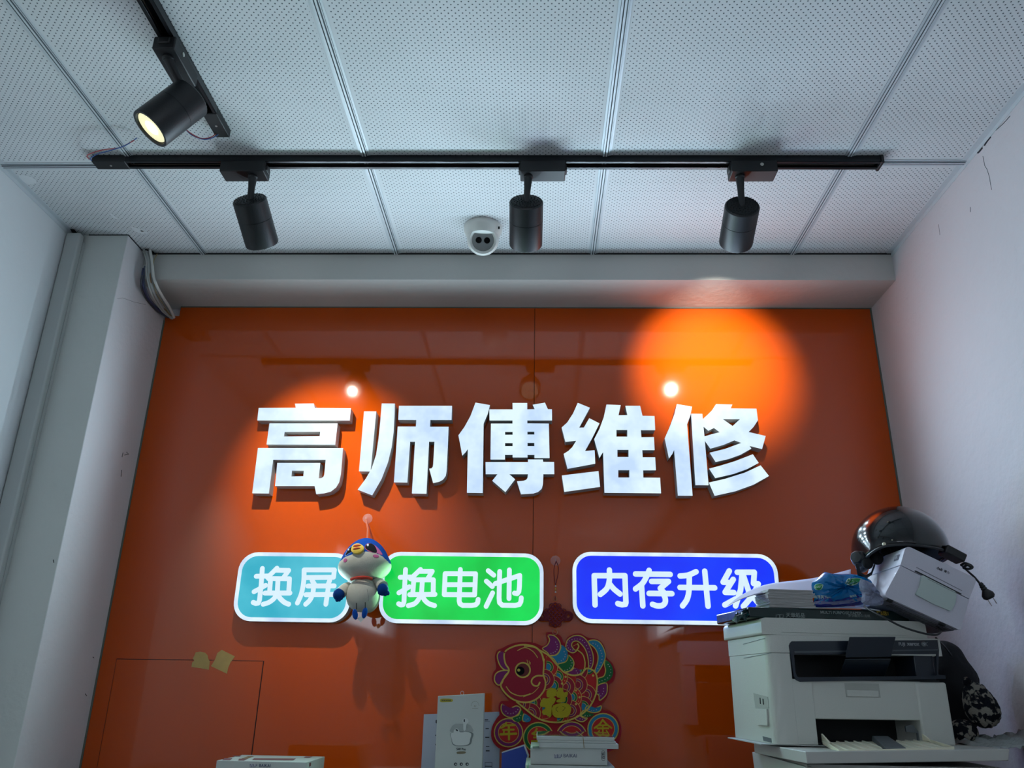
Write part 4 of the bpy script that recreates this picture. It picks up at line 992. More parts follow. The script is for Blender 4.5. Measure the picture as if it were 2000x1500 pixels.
# middle stack: clear-lidded carton, BAIKAI carton, three banded film boxes
yM = 2.0
g2 = 'flat cartons stacked before the fish decoration'
z1b = at(1110, 1494, yM).z; z1t = at(1110, 1461, yM).z; z2t = at(1120, 1439, yM).z
t3_, a, b, c_ = phonebox('bottom white carton under the fish decoration, below the BAIKAI carton', (1026, 1496), (1200, 1496), yM-.008, .2, HCT, z1b-.001, g2)
t4_, a, b, c_ = phonebox('white carton with navy logo and BAIKAI on its front, before the fish decoration', (1036, 1470), (1186, 1470), yM, .19, z1b, z1t, g2)
pf = Plane((a, yM, CH), (1, 0, 0), (0, 0, 1)); zn = zoomed(940, 1220, 5.357)
print_on(pf, [[zn([(762,1357),(840,1355),(842,1380),(828,1396),(763,1398)])]], M_navy, 'logo_block', t4_)
text_on(pf, '百凯', zn([(801, 1376)])[0], 6, mat('print_white', (190, 192, 196), .6), 'logo_lettering', t4_, .02, d=.0007)
text_on(pf, 'BAIKAI', zn([(930, 1373)])[0], 7, M_navy, 'lettering', t4_)
bar = zn([(1277, 1371)])[0]; cu_ = pf.uv(*bar)
pil = curve_mesh([[rrect(cu_[0]-.004, cu_[1]-.0105, cu_[0]+.004, cu_[1]+.0105, .0039), rrect(cu_[0]-.0034, cu_[1]-.0099, cu_[0]+.0034, cu_[1]+.0099, .0033)]], .0003)
on(pf, pil, .0003).obj('badge_outline', M_ink2, t4_, 0, 0)
text_on(pf, '百凯', bar, 5, M_ink2, 'badge_lettering', t4_, .01, rot=radians(90))
pt = Plane((a, yM, z1t), (1, 0, 0), (0, 1, 0))
print_on(pt, [[zn([(536,1278),(612,1275),(610,1298),(540,1300)])]], M_ink2, 'box_print', t4_)
g3 = 'film boxes held by a rubber band'
zz_ = [z1t, z1t+(z2t-z1t)*.45, z1t+(z2t-z1t)*.66, z2t]
labs = ['lowest white film box of the banded bundle on the BAIKAI carton', 'middle film box, thinnest of the banded bundle on the BAIKAI carton', 'top film box of the banded bundle, with a clear glossy lid']
ed = [((1053, 1204+4), 1455), ((1050, 1203), 1448), ((1048, 1200), 1441)]
tops = []
for k in range(3):
    (xa, xb), yy = ed[k]
    tt, a, b, c_ = phonebox(labs[k], (xa, yy), (xb, yy), yM-.006+.002*k, .215, zz_[k]+.0002, zz_[k+1], g3)
    tops.append((tt, a, b))
tt, a, b = tops[2]
pt = Plane((a, yM, z2t), (1, 0, 0), (0, 1, 0))
MB().box((a+.002, yM, z2t), (b-.002, yM+.21, z2t+.0016)).obj('clear_lid', mat('glossy_window', (96, 92, 94), .03, coat=1), tt, .0004)
rb = at(1142, 1430, yM-.007).x
y0_, y1_ = yM-.0075, yM+.217
tag(MB().tube([(rb-.002, y0_, z1t+.001), (rb-.004, y0_, z2t+.0015), (rb-.006, y0_+.004, z2t+.0026), (rb-.01, y1_-.006, z2t+.0026), (rb-.01, y1_, z2t+.001), (rb-.006, y1_, z1t+.001)], .0007, 6).obj('rubber_band', mat('rubber', (134, 112, 70), .6)), 'tan rubber band around the three film boxes', 'rubber band')

# blue card and green scrap
bcard = Plane(at(1005, 1498, 2.20), (1, 0, 0), Vector((0, .12, 1)))
t = thing('blue_card', 'blue card with a white border leaning between printed sheet and cartons', 'card', (at(1005, 1500, 2.2).x, 2.2, HCT))
zo = lambda L: zn(L)
bot = bcard.uv(1000, 1510)[1]
o_ = [bcard.uv(*p) for p in zo([(215,1332),(455,1252),(500,1362),(490,1420)])]
pts = [(o_[0][0], HCT-bcard.o.z+.001), *o_[:1], *o_[1:], (o_[3][0], HCT-bcard.o.z+.001)]
on(bcard, curve_mesh([[pts]], .0012)).obj('card', mat('card_white', (184, 188, 192), .6), t)
o2 = [bcard.uv(*p) for p in zo([(215,1345),(445,1272),(482,1370),(470,1425)])]
on(bcard, curve_mesh([[[(o2[0][0], HCT-bcard.o.z+.002), *o2, (o2[3][0], HCT-bcard.o.z+.002)]]], .0004), .0012).obj('blue_print', mat('card_blue', (6, 52, 150), .5), t)
gp = at(1018, 1499, 1.99)
t = tag(MB().grid([[(gp.x-.014, 1.985, HCT+.004), (gp.x, 1.98, HCT+.018), (gp.x+.016, 1.985, gp.z+.010)], [(gp.x-.012, 2.01, HCT+.001), (gp.x+.002, 2.01, HCT+.012), (gp.x+.016, 2.01, HCT+.02)]]).obj('plastic_scrap', mat('green_scrap', (70, 170, 110), .4), solid=.0008), 'small green plastic scrap on the shelf beside the cartons', 'scrap')

# printed A4 sheet behind the earphone box
psn = Plane((0, DP-.004, CH), (1, 0, 0), (0, 0, 1))
c4 = [psn.uv(*p) for p in ((828, 1395), (977, 1390))]
t = thing('printed_sheet', 'white printed sheet standing against the orange board behind the earphone box', 'paper', (psn.hit(900, 1450).x, DP-.004, HCT))
on(psn, curve_mesh([[[(c4[0][0], HCT-CH+.001), c4[0], c4[1], (c4[1][0]+.0005, HCT-CH+.001)]]], .0004)).obj('sheet', mat('paper_white', (166, 174, 190), .7), t)
z6 = zoomed(780, 1330, 7.692)
print_on(psn, [[z6([(545,590),(580,575),(580,650),(545,630)])]]+[[z6(rect4(*r))] for r in ((540,806,575,826),(540,944,578,964),(540,1148,578,1168),(1285,576,1335,590),(1283,602,1360,606),(1295,708,1345,722),(1290,838,1352,856),(1300,978,1352,990),(1298,1040,1356,1058))], M_ink2, 'printed_lines', t, .0006)
print_on(psn, [[z6(r), z6([(r[0][0]+5, r[0][1]+5), (r[1][0]-5, r[1][1]+5), (r[2][0]-5, r[2][1]-5), (r[3][0]+5, r[3][1]-5)])] for r in (rect4(1285,1222,1395,1280), rect4(540,1265,578,1300), rect4(1285, 1280, 1395, 1330))], M_ink2, 'printed_frame', t, .0006)

# earphone box
ye = 2.13; pe = Plane((0, ye, CH), (1, 0, 0), (0, 0, 1))
c = [pe.uv(*p) for p in z6([(580,228),(1262,186)])]
xl_, xr_ = c[0][0], c[1][0]+.002; zt0, zt1 = CH+c[0][1], CH+c[1][1]
t = thing('earphone_box', 'tall white earphone box with S40 Pro print and a hanging loop on top', 'box', ((xl_+xr_)/2, ye+.02, HCT))
y2 = ye+.034
MB().hexa([(xl_, ye, HCT), (xr_, ye, HCT), (xr_, y2, HCT), (xl_, y2, HCT)], [(xl_, ye, zt0), (xr_, ye, zt1), (xr_, y2, zt1), (xl_, y2, zt0)]).obj('carton', M_card, t, .0012)
hp_ = pe.hit(*z6([(935, 180)])[0]); MB().tube([(hp_.x+.0042*cos(a*pi/9), ye+.017, hp_.z-.0005+.0046*sin(a*pi/9)) for a in range(19)], .0007, 6).obj('hanging_loop', mat('loop_cord', (186, 160, 150), .6), t)
print_on(pe, [[z6(smoothline([(618,270),(700,264),(795,272),(795,312),(700,318),(618,316)], 2, True))]], mat('print_yellow', (176, 160, 40), .6), 'brand_patch', t)
text_on(pe, 'BOROFONE', z6([(705, 294)])[0], 2.9, M_ink2, 'brand_lettering', t, .03, d=.0007, sx=.9)
st = [z6([(1138+50*cos(a), 372-58*sin(a)), (1138+62*cos(a)-3*sin(a), 372-70*sin(a)-3*cos(a)), (1138+62*cos(a)+3*sin(a), 372-70*sin(a)+3*cos(a))]) for a in [pi*i/16 for i in range(17)]]
print_on(pe, [[q] for q in st]+[[z6(rect4(1092,408,1184,412))]], mat('print_brown', (110, 100, 76), .6), 'sun_badge', t)
text_on(pe, '4.2', z6([(1138, 378)])[0], 3.2, mat('print_brown', (110, 100, 76), .6), 'badge_lettering', t)
# picture of the opened charging case
M_pgrey = mat('picture_grey', (150, 154, 152), .6); M_pg2 = mat('picture_light', (190, 193, 190), .6); M_pg3 = mat('picture_shade', (104, 110, 110), .6)
print_on(pe, [[z6(smoothline([(785,770),(780,700),(830,652),(930,645),(1040,650),(1085,690),(1090,770)], 7, True))]], M_pgrey, 'case_picture', t)
print_on(pe, [[z6(smoothline([(785,775),(1090,772),(1092,880),(1070,950),(1000,975),(860,975),(800,950),(784,880)], 7, True))]], M_pg3, 'case_picture', t, .0006)
print_on(pe, [[z6(smoothline([(787,778),(1060,775),(1062,880),(1045,940),(990,965),(870,968),(810,940),(790,880)], 7, True))]], M_pg2, 'case_picture', t, .0009)
print_on(pe, [[z6(smoothline([(985,560),(1030,575),(1040,620),(1010,650),(995,735),(965,738),(960,640),(945,590)], 3, True))], [z6(smoothline([(860,712),(890,730),(895,765),(820,770),(825,735)], 3, True))]], M_pg2, 'earbud_picture', t, .0012)
print_on(pe, [[z6(rect4(968,575,986,615))], [z6(smoothline([(850,722),(880,735),(875,755),(848,740)], 2, True))], [z6(rect4(912,765,965,770))]], M_ink2, 'earbud_picture', t, .0015)
text_on(pe, 'S40 Pro', z6([(928, 1026)])[0], 4.6, M_ink2, 'model_lettering', t, .02)
print_on(pe, [[z6(smoothline([(872,1062),(985,1058),(988,1088),(872,1094)], 3, True))]], mat('print_brown', (110, 100, 76), .6), 'label_patch', t)
print_on(pe, [[z6(circle(cx, 1250, 25, 16)), z6(circle(cx+5, 1252, 11, 10))] for cx in (845, 930, 1018)], M_ink2, 'icon', t)

# ================================================================== CABINET
ZCB = CH-.098
M_cab = mat('cabinet_white', (186, 186, 180), .5, var=.03)
t = thing('cabinet', 'white cabinet under the printer, against the right wall', 'cabinet', (.75, 1.85, 0))
cl = .498
k0_, k1_ = at(1573, 1468, 1.62), at(1972, 1463, 1.66); k2_ = Vector((k1_.x+.015, 2.05, ZCB)); k3_ = at(1472, 1450, 1.93); l0_, l1_ = at(1577, 1492, 1.62), at(1970, 1486, 1.66)
ko = Vector((0, 0, -.021))
MB().hexa([l0_, l1_, k2_+ko, k3_+ko], [k0_, k1_, k2_, k3_]).obj('top', M_cab, t, .0015)
cb = MB().box((.505, 1.67, .02), (k1_.x-.012, 2.03, ZCB-.026)).obj('body', M_cab, t, .001)
MB().box((.51, 1.655, .06), (.74, 1.67, ZCB-.05)).obj('door', M_cab, t, .0015)
MB().box((.744, 1.655, .06), (k1_.x-.014, 1.67, ZCB-.05)).obj('door', M_cab, t, .0015)
MB().hexa([(.500, 1.66, ZCB-.075), (.512, 1.655, ZCB-.075), (.512, 2.03, ZCB-.075), (.495, 2.03, ZCB-.075)], [(.498, 1.66, ZCB-.03), (.512, 1.655, ZCB-.03), (.512, 2.03, ZCB-.03), (.493, 2.03, ZCB-.03)]).obj('side_flap', M_cab, t, .001)

# ================================================================== PRINTER
th = radians(7)
o_p = at(1522, 1456, 1.752); o_p.z = ZCB+.002
PN = Plane(o_p, (cos(th), sin(th), 0), (0, 0, 1))
PU, PD, PZ = PN.u, -PN.n, PN.v                     # right, back, up
z4 = zoomed(1430, 1200, 4.255)
def pu(x, y): return PN.uv(x, y)
M_pr = mat('printer_white', (196, 198, 190), .42, bump=.1, bscale=500)
M_prk = mat('printer_navy_panel', (26, 34, 46), .3, bump=.05, bscale=500); M_prb = mat('printer_cavity', (6, 8, 12), .6)
M_prg = mat('printer_grey_part', (92, 98, 102), .5); M_tray = mat('tray_yellowed', (228, 224, 200), .5)
pt_ = thing('multifunction_printer', 'white and navy laser printer with fold-out paper tray on the cabinet', 'printer', tuple(o_p))
def pbox(mb, u0, u1, v0, v1, d0, d1):
    q = lambda u, v, d: PN.P(u, v, -d)
    mb.hexa([q(u0, v0, d0), q(u1, v0, d0), q(u1, v0, d1), q(u0, v0, d1)], [q(u0, v1, d0), q(u1, v1, d0), q(u1, v1, d1), q(u0, v1, d1)]); return mb
U1 = pu(1868, 1452)[0]; DEP = .245
vt = pu(1830, 1248)[1]; v_sc = pu(1510, 1272)[1]
u_k0 = pu(1541, 1290)[0]; u_k1 = pu(1840, 1290)[0]
v_k1 = pu(1690, 1251)[1]; v_k0 = pu(1700, 1330)[1]
v_sl1 = pu(1700, 1406)[1]; v_sl0 = pu(1700, 1452)[1]
u_s0 = pu(1596, 1430)[0]; u_s1 = pu(1806, 1430)[0]
v_mid = pu(1500, 1275)[1]
# white main body around the cavities
mb = MB()
pbox(mb, -.004, u_k0+.02, 0, v_mid, 0, DEP)
mb.b.free()
def vprism(ud, v0, v1, name, bev=.002):
    pl = Plane(PN.P(0, v0, 0), PU, PD); return on(pl, curve_mesh([[ud]], v1-v0)).obj(name, M_pr, pt_, bev)
def corner(u0, u1, d0, d1, r, k=9): return [(u0+r-r*sin(pi/2*i/k), d0+r-r*cos(pi/2*i/k)) for i in range(k+1)]+[(u0, d1-.01), (u0+.01, d1), (u1, d1), (u1, d0)]
vprism(corner(-.004, u_k0+.004, 0, DEP, .026), 0, v_mid, 'left_housing')
pbox(MB(), u_k0+.002, u_s0, 0, v_k0+.001, .0004, DEP-.004).obj('corner_panel', M_pr, pt_, .001)
pbox(MB(), u_s1-.004, U1, 0, v_k0, 0, DEP).obj('right_housing', M_pr, pt_, .005, bseg=4)
pbox(MB(), u_k0+.01, u_s1+.01, v_sl1, v_k0+.001, .003, .03).obj('front_door', M_pr, pt_, .002)
mb = MB(); pbox(mb, u_k0, U1-.004, .001, v_k0, .1, DEP-.002); pbox(mb, u_k0, U1-.004, .001, .004, .005, DEP-.002); mb.obj('inner_frame', M_prb, pt_)
# grip of the front door, recess shade painted as a darker plate
g0 = pu(*z4([(938, 570)])[0]); g1 = pu(*z4([(1240, 692)])[0])
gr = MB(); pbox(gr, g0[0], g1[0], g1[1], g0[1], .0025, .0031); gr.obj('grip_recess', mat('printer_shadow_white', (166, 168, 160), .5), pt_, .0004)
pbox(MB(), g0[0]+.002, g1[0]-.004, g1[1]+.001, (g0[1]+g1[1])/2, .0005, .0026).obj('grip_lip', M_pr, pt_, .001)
# navy console frame with the output opening
fr = [pu(*p) for p in z4([(478,240),(490,224),(1700,214),(1712,300),(1706,500),(1765,508),(1768,536),(560,560),(528,545),(508,515),(492,400),(470,260)])]
op = [pu(*p) for p in z4([(508,318),(1700,300),(1690,360),(1695,505),(1640,512),(540,522),(520,480)])]
q = Plane(PN.P(0, 0, -.004), PN.u, PN.v); on(q, curve_mesh([[fr, op]], .007)).obj('console_frame', M_prk, pt_, .0012)
mb = MB(); pbox(mb, u_k0+.008, U1-.012, v_k0+.004, v_sc+.004, .085, .09); pbox(mb, u_k0+.006, U1-.012, v_k0+.0, v_k0+.004, .004, .09); pbox(mb, u_k0+.006, u_k0+.008, v_k0, v_sc, .005, .09); mb.obj('output_bay', M_prb, pt_)
pbox(MB(), pu(1790, 1300)[0], pu(1828, 1300)[0], v_k0+.003, v_sc, .006, .085).obj('bay_cheek', M_prk, pt_, .002)
on(PN, curve_mesh([[[pu(*p) for p in z4([(476,240),(488,228),(1700,218),(1706,330),(505,335)])]]], .0022), .0002).obj('console_panel', M_prk, pt_)
sl = [pu(*p) for p in z4([(510,306),(1700,290),(1700,300),(600,320),(510,320)])]
on(q, curve_mesh([[sl]], .0085)).obj('trim_strip', mat('printer_strip', (70, 76, 82), .3), pt_)
# scanner deck and lid
vprism(corner(-.004, pu(1836, 1248)[0], 0, DEP+.004, .026), v_mid+.0009, vt+.0005, 'scanner_deck', .0025)
mb = MB(); pbox(mb, u_k0-.0, pu(1838, 1290)[0], v_sc+.004, v_mid+.002, .004, DEP); mb.obj('deck_underside', M_prk, pt_)
lid0 = pu(1497, 1240); lid1 = pu(1817, 1240); lt = pu(1650, 1209)[1]; lv = vt+.0015
LP = [(lid0[0]-.012, lv), (lid1[0], lv)]
lp = rrect(-.010, lv, lid1[0], lt, .011, 6)
lp = [(x, y) if y > lv+.012 else (x, max(y, lv)) for x, y in lp]
lp = [(-.010, lv), (lid1[0], lv)]+[(x, y) for x, y in rrect(-.010, lv-.03, lid1[0], lt, .011, 6) if y > lt-.0115]
qd = Plane(PN.P(0, 0, -(DEP-.0)), PN.u, PN.v); on(qd, curve_mesh([[lp]], DEP-.012)).obj('lid', M_pr, pt_, .0045, bseg=4)
r0 = pu(*z4([(430, 143)])[0]); r1 = pu(*z4([(1475, 180)])[0])
MB_ = MB(); pbox(MB_, r0[0], r1[0], r1[1]+.002, r0[1], .0108, .0125); MB_.obj('lid_groove', mat('printer_shadow_white', (166, 168, 160), .5), pt_, .0005)  # groove shade put into a darker printer white
# dust of scraped print on the deck edge
# left side details: vents, hatch
PS = Plane(PN.P(-.004, 0, 0), PN.n*-1*-1*0+(-PD), (0, 0, 1)) if False else Plane(PN.P(-.004, 0, 0), PD*-1, (0, 0, 1))
def side_bar(pts, name, m, th_=.0006):
    g = [PS.uv(*p) for p in z4(pts)]
    return on(PS, curve_mesh([[g]], th_), .0001 if PS.n.dot(PU) < 0 else -th_-.0001).obj(name, m, pt_, 0, 0)
dirn = 1 if PS.n.dot(PU) < 0 else -1
side_bar([(88,186),(256,134),(256,138),(88,191)], 'vent_slot', M_prb); side_bar([(92,246),(275,196),(275,199),(92,250)], 'panel_joint', M_prg)
side_bar([(98,362),(330,318),(330,322),(98,366)], 'panel_joint', M_prg)
side_bar([(178,652),(298,686),(306,780),(196,778)], 'side_recess', mat('printer_shadow_white', (166, 168, 160), .5))  # flat piece, recess shade put into its darker white
side_bar([(232,692),(238,694),(242,745),(235,742)], 'vent_slot', M_prb, .0012); side_bar([(256,700),(263,702),(267,750),(260,748)], 'vent_slot', M_prb, .0012)
side_bar([(200,792),(300,788),(308,925),(235,918),(212,905)], 'side_hatch', M_pr, .004)
side_bar([(255,1012),(325,1030),(330,1066),(262,1050)], 'side_notch', M_prg)
# brand lettering and sphere
def on_front(s, px, hpx, m, name, bold=0, d=.0032, sx=1, align='CENTER'):
    c = PN.uv(*px); e = PN.uv(px[0], px[1]-10); h = abs(e[1]-c[1])/10*hpx
    return on(PN, [text_mesh(s, h*1.38, bold, align)], d, c, 0, sx).obj(name, m, pt_, 0, 0)
M_silk = mat('silver_print', (150, 154, 158), .5)
on_front('FUJI', z4([(1403, 248)])[0], 6.2, M_silk, 'lettering', .02)
on_front('xerox', z4([(1496, 246)])[0], 7.6, M_silk, 'lettering', .03)
gq = pu(*z4([(1584, 247)])[0]); gl = MB().ball(PN.P(gq[0], gq[1], .0035), (.0052, .0052, .0052), None, 20, 12).obj('emblem', mat('emblem_grey', (110, 114, 118), .4), pt_)
for pts in ([(1563,240),(1580,250),(1605,262)], [(1572,262),(1585,246),(1603,232)]):
    P = [PN.P(*pu(*p), .0088) for p in z4(pts)]; MB().tube(P, .0005, 5).obj('emblem_band', M_silk, gl)
# paper stop flap standing out of the output bay
def quad(mb, pts, d0, d1, th_=.0022):
    P = [Vector(0 for _ in range(3)) for _ in range(0)]
    c = []
    for (x, y), d in zip(pts, (d0, d0, d1, d1)):
        ql = Plane(PN.P(0, 0, d), PN.u, PN.v); c.append(ql.hit(x, y))
    nrm = (c[1]-c[0]).cross(c[3]-c[0]).normalized()*th_
    return mb.hexa(c, [p-nrm for p in c])
quad(MB(), z4([(972,186),(1356,184),(1318,352),(938,356)]), .03, .016).obj('paper_stop', M_prk, pt_, .0012)
quad(MB(), z4([(938,368),(1318,366),(1262,512),(885,518)]), .016, -.03).obj('stop_arm', M_prk, pt_, .0012)
# manual tray
tr0 = ZP(ZCB+.0045)
T = lambda x, y, z=ZCB+.0045: ZP(z).hit(x, y)
A0, A1, B0, B1 = z4([(745, 1062), (1600, 1048), (885, 1155), (1840, 1130)])
def onslope(p, d):   # tray leaf: front lower edge further out
    return Plane(PN.P(0, 0, d), PN.u, PN.v).hit(*p)
back_l, back_r = onslope(A0, -.01), onslope(A1, -.01)
front_l, front_r = onslope((1638, 1470), .125), onslope((1862, 1464), .125)
nn = Vector((0, 0, -.003))
tr = MB().hexa([back_l, back_r, front_r, front_l], [back_l+nn, back_r+nn, front_r+nn, front_l+nn]).obj('paper_tray', M_tray, pt_, .0008)
e1 = MB(); e1.hexa([front_l, front_r, front_r+Vector((0,0,.004)), front_l+Vector((0,0,.004))], [p+PN.n*.003 for p in (front_l, front_r, front_r+Vector((0,0,.004)), front_l+Vector((0,0,.004)))])
for a, b in ((back_l, front_l), (back_r, front_r)):
    w_ = PU*.003; e1.hexa([a, b, b+w_, a+w_], [p+Vector((0, 0, .005)) for p in (a, b, b+w_, a+w_)])
e1.obj('tray_rim', M_tray, tr, .0006)
rb_ = MB()
for i in range(1, 12):
    if i in (6, 7): continue
    f_ = i/12; a = back_l.lerp(back_r, f_-.03); b = front_l.lerp(front_r, f_+.02); w_ = PU*.003
    rb_.hexa([a, b, b+w_, a+w_], [p+Vector((0, 0, .0022)) for p in (a, b, b+w_, a+w_)])
rb_.obj('tray_ribs', mat('tray_rib', (236, 234, 216), .5), tr)
lc = front_l.lerp(front_r, .50); lb = back_l.lerp(back_r, .57)
lt_ = MB(); dv = (lc-lb).normalized(); up = Vector((0, 0, 1))
lt_.hexa([lb-PU*.019, lb+PU*.019, lc+PU*.022, lc-PU*.022], [p+up*h for p, h in ((lb-PU*.017, .010), (lb+PU*.017, .010), (lc+PU*.02, .006), (lc-PU*.02, .006))])
lt_.box((-.002, 0, 0), (.002, .001, .001)) if False else None
lt_.obj('latch', M_prg, tr, .0015)
for f_, dd in ((0.0, 1), (.985, -1)):
    a = back_l.lerp(back_r, f_)
    MB().hexa([a, a+PU*.004*dd, a+PU*.004*dd-PD*.03, a-PD*.03], [a+up*.016, a+PU*.004*dd+up*.016, a+PU*.004*dd-PD*.026+up*.004, a-PD*.026+up*.004]).obj('tray_hinge', M_tray, tr, .001)
gb = Plane(PN.P(0, 0, -.02), PN.u, PN.v)
gd = [gb.uv(*p) for p in z4([(1432,930),(1475,915),(1500,925),(1535,968),(1555,975),(1560,1050),(1535,1050),(1530,985),(1440,975)])]
on(gb, curve_mesh([[gd]], .004)).obj('paper_guide', M_prg, pt_, .0004)
# thin sheet under the printer
tag(MB().hexa([o_p+PU*-.03+PD*.02+Vector((0,0,-.002)), o_p+PU*.12-PD*.02+Vector((0,0,-.002)), o_p+PU*.12+PD*.2+Vector((0,0,-.002)), o_p+PU*-.02+PD*.24+Vector((0,0,-.002))], [o_p+PU*-.03+PD*.02+Vector((0,0,-.0004)), o_p+PU*.12-PD*.02+Vector((0,0,-.0004)), o_p+PU*.12+PD*.2+Vector((0,0,-.0004)), o_p+PU*-.02+PD*.24+Vector((0,0,-.0004))]).obj('paper_sheet', mat('paper_grey', (170, 172, 168), .7)), 'thin pale sheet between printer and cabinet top, sticking out at the left', 'paper')

# ================================================================== THINGS ON THE PRINTER
LT = PN.P(0, lt, 0).z+.0002      # top of the lid
zr = zoomed(1440, 1060, 8.333)
zs = zoomed(1420, 960, 5.769)
M_ream = mat('wrapper_green_black', (8, 34, 34), .25, bump=.1, bscale=60)
def pln(d): return Plane(PN.P(0, 0, d), PN.u, PN.v)
pr_ = pln(-.03)
ru0 = pr_.uv(1462, 1200)[0]; ru1 = pr_.uv(1775, 1200)[0]; rvt = pr_.uv(1600, 1189)[1]
rt = thing('paper_ream', 'dark green ream of multi purpose paper with crumpled left end on the printer lid', 'paper ream', tuple(PN.P((ru0+ru1)/2, lt, -.1)))
mb = MB(); pbox(mb, ru0, ru1, lt+.0003, rvt, .03, .235); mb.obj('wrapper', M_ream, rt, .003)
# crumpled wrapper end
crs = []
for j in range(4):
    row = []
    for i in range(7):
        u = ru0+.006-.006*i*(1+.2*sin(j*2)); v = lt+.0006+(rvt-lt)*(j/3)*(1-.12*i)+.004*sin(i*2.1+j)*(i > 0)-.0022*i*(j < 2)
        row.append(PN.P(u, max(v, lt-.012), -.032-.01*sin(i*1.7+j*2.3)*(i > 0)))
    crs.append(row)
MB().grid(crs).obj('crumpled_end', mat('wrapper_teal', (26, 62, 62), .2, bump=.5, bscale=90), rt, solid=.0006, smooth=15)
def on_pl(pl, s, px, hpx, m, name, par, bold=0, d=.0004, rot=0, sx=1, align='CENTER'):
    c = pl.uv(*px); e = pl.uv(px[0], px[1]-10); h = abs(e[1]-c[1])/10*hpx
    return on(pl, [text_mesh(s, h*1.38, bold, align)], d, c, rot, sx).obj(name, m, par, 0, 0)
M_rp = mat('ream_print', (120, 128, 126), .5); M_ry = mat('ream_yellow', (170, 140, 30), .5)
on_pl(pr_, '天章纸品', zs([(770, 1398)])[0], 7.0, M_rp, 'lettering', rt, .015, sx=1.05)
on_pl(pr_, 'MULTI PURPOSE PAPER', zs([(1282, 1368)])[0], 5.4, M_rp, 'lettering', rt, .02, sx=1.12)
on_pl(pr_, '多功能办公用纸', zs([(1488, 1402)])[0], 4.4, M_rp, 'lettering', rt, .01, sx=1.1)
bx = [pr_.uv(*p) for p in zs([(550,1388),(634,1386),(632,1424),(550,1426)])]; bi = [pr_.uv(*p) for p in zs([(554,1391),(630,1389),(628,1421),(554,1423)])]
on(pr_, curve_mesh([[bx, bi]], .0003), .0003).obj('logo_frame', M_rp, rt, 0, 0)
on_pl(pr_, 'T', zs([(592, 1406)])[0], 6.5, M_rp, 'logo_letter', rt, .03, sx=1.5)
on_pl(pr_, '买5送1', zs([(1752, 1375)])[0], 6.5, M_ry, 'lettering', rt, .03)

ZR = PN.P(0, rvt, 0).z
# loose papers on the ream: flat ones and a big one curling up towards the wall
M_paper = mat('loose_paper', (176, 178, 188), .75)
def sheetgrid(name, lab, F_, B_, m, n_=10, cat='paper', th_=.0005):
    """F_, B_: front and back edge points (world)"""
    Fp = smoothline([tuple(p) for p in F_], n_); Bp = smoothline([tuple(p) for p in B_], n_)
    k = min(len(Fp), len(Bp)); Fp = Fp[:k]; Bp = Bp[:k]
    rows_ = [[Vector(a).lerp(Vector(b), j/5) for a, b in zip(Fp, Bp)] for j in range(6)]
    return tag(MB().grid(rows_).obj(name, m, solid=th_), lab, cat)
def pp(x, y, d): return pln(d).hit(x, y)
sheetgrid('paper_sheet', 'lowest loose sheets on the dark green ream, frayed at their left end', [pp(1437, 1203, -.035), pp(1475, 1195, -.035), pp(1540, 1190, -.035), pp(1640, 1188, -.032)], [pp(1440, 1202, -.16), pp(1480, 1191, -.17), pp(1545, 1187.5, -.18), pp(1640, 1187, -.18)], M_paper, th_=.0009)
sheetgrid('paper_sheet', 'white sheet lying flat at the right on the dark green ream', [pp(1560, 1187.5, -.026), pp(1620, 1187.5, -.026), pp(1680, 1189, -.026), pp(1722, 1194, -.026)], [pp(1560, 1185, -.15), pp(1620, 1184, -.15), pp(1680, 1185, -.14), pp(1712, 1187, -.12)], mat('loose_paper_white', (200, 202, 200), .7), th_=.0006)
sheetgrid('paper_sheet', 'big thin sheet curling up to the wall from behind the folded cards', [pp(1421, 1183, -.06), pp(1455, 1168, -.062), pp(1500, 1158, -.066), pp(1580, 1164, -.07), pp(1660, 1166, -.075)], [pp(1422, 1182, -.10), pp(1452, 1160, -.14), pp(1500, 1141, -.2), pp(1590, 1129, -.23), pp(1662, 1112, -.25)], mat('curled_paper', (160, 160, 182), .75))
# folded cards
cu0, cv0 = pln(-.045).uv(1503, 1186); cu1 = pln(-.045).uv(1592, 1186)[0]; cvt = pln(-.045).uv(1505, 1150)[1]
base_v = max(cv0, rvt+.0022); N_ = 12
st_ = (cvt-base_v)/N_
for k in range(N_):
    du = random.uniform(-.0016, .0016); dd = random.uniform(-.002, .002); v = base_v+st_*k
    L = PN.P(cu0+du, v, .0-.045+dd); t = None
    g = MB(); wd = cu1-cu0+random.uniform(-.003, .002)
    q = lambda u, vv, d: PN.P(cu0+du+u, vv, -.045+dd-d)
    tp = v+st_*.82; dz = .0010; sag = -.0045 if k == N_-1 else 0
    g.hexa([q(0, v, 0), q(wd, v, 0), q(wd, v, .075), q(0, v, .075)], [q(0, v+dz, 0), q(wd, v+dz, 0), q(wd, v+dz, .075), q(0, v+dz, .075)])
    g.hexa([q(0, tp-dz, 0), q(wd, v+dz+.0004, 0), q(wd, v+dz+.0004, .075), q(0, tp-dz, .075)], [q(0, tp, 0), q(wd, v+2*dz+.0004, 0), q(wd, v+2*dz+.0004, .075), q(0, tp, .075)])
    lab = 'folded white card, %s of the stack by the blue tissue pack' % ('lowest', 'second from the bottom', 'third from the bottom', 'fourth from the bottom', 'fifth from the bottom', 'sixth from the bottom', 'seventh from the bottom', 'fifth from the top', 'fourth from the top', 'third from the top', 'second from the top', 'topmost')[k]
    tag(g.obj('folded_card', mat('card_stock', (190, 188, 186), .7)), lab, 'card', 'folded cards stacked on the printer')

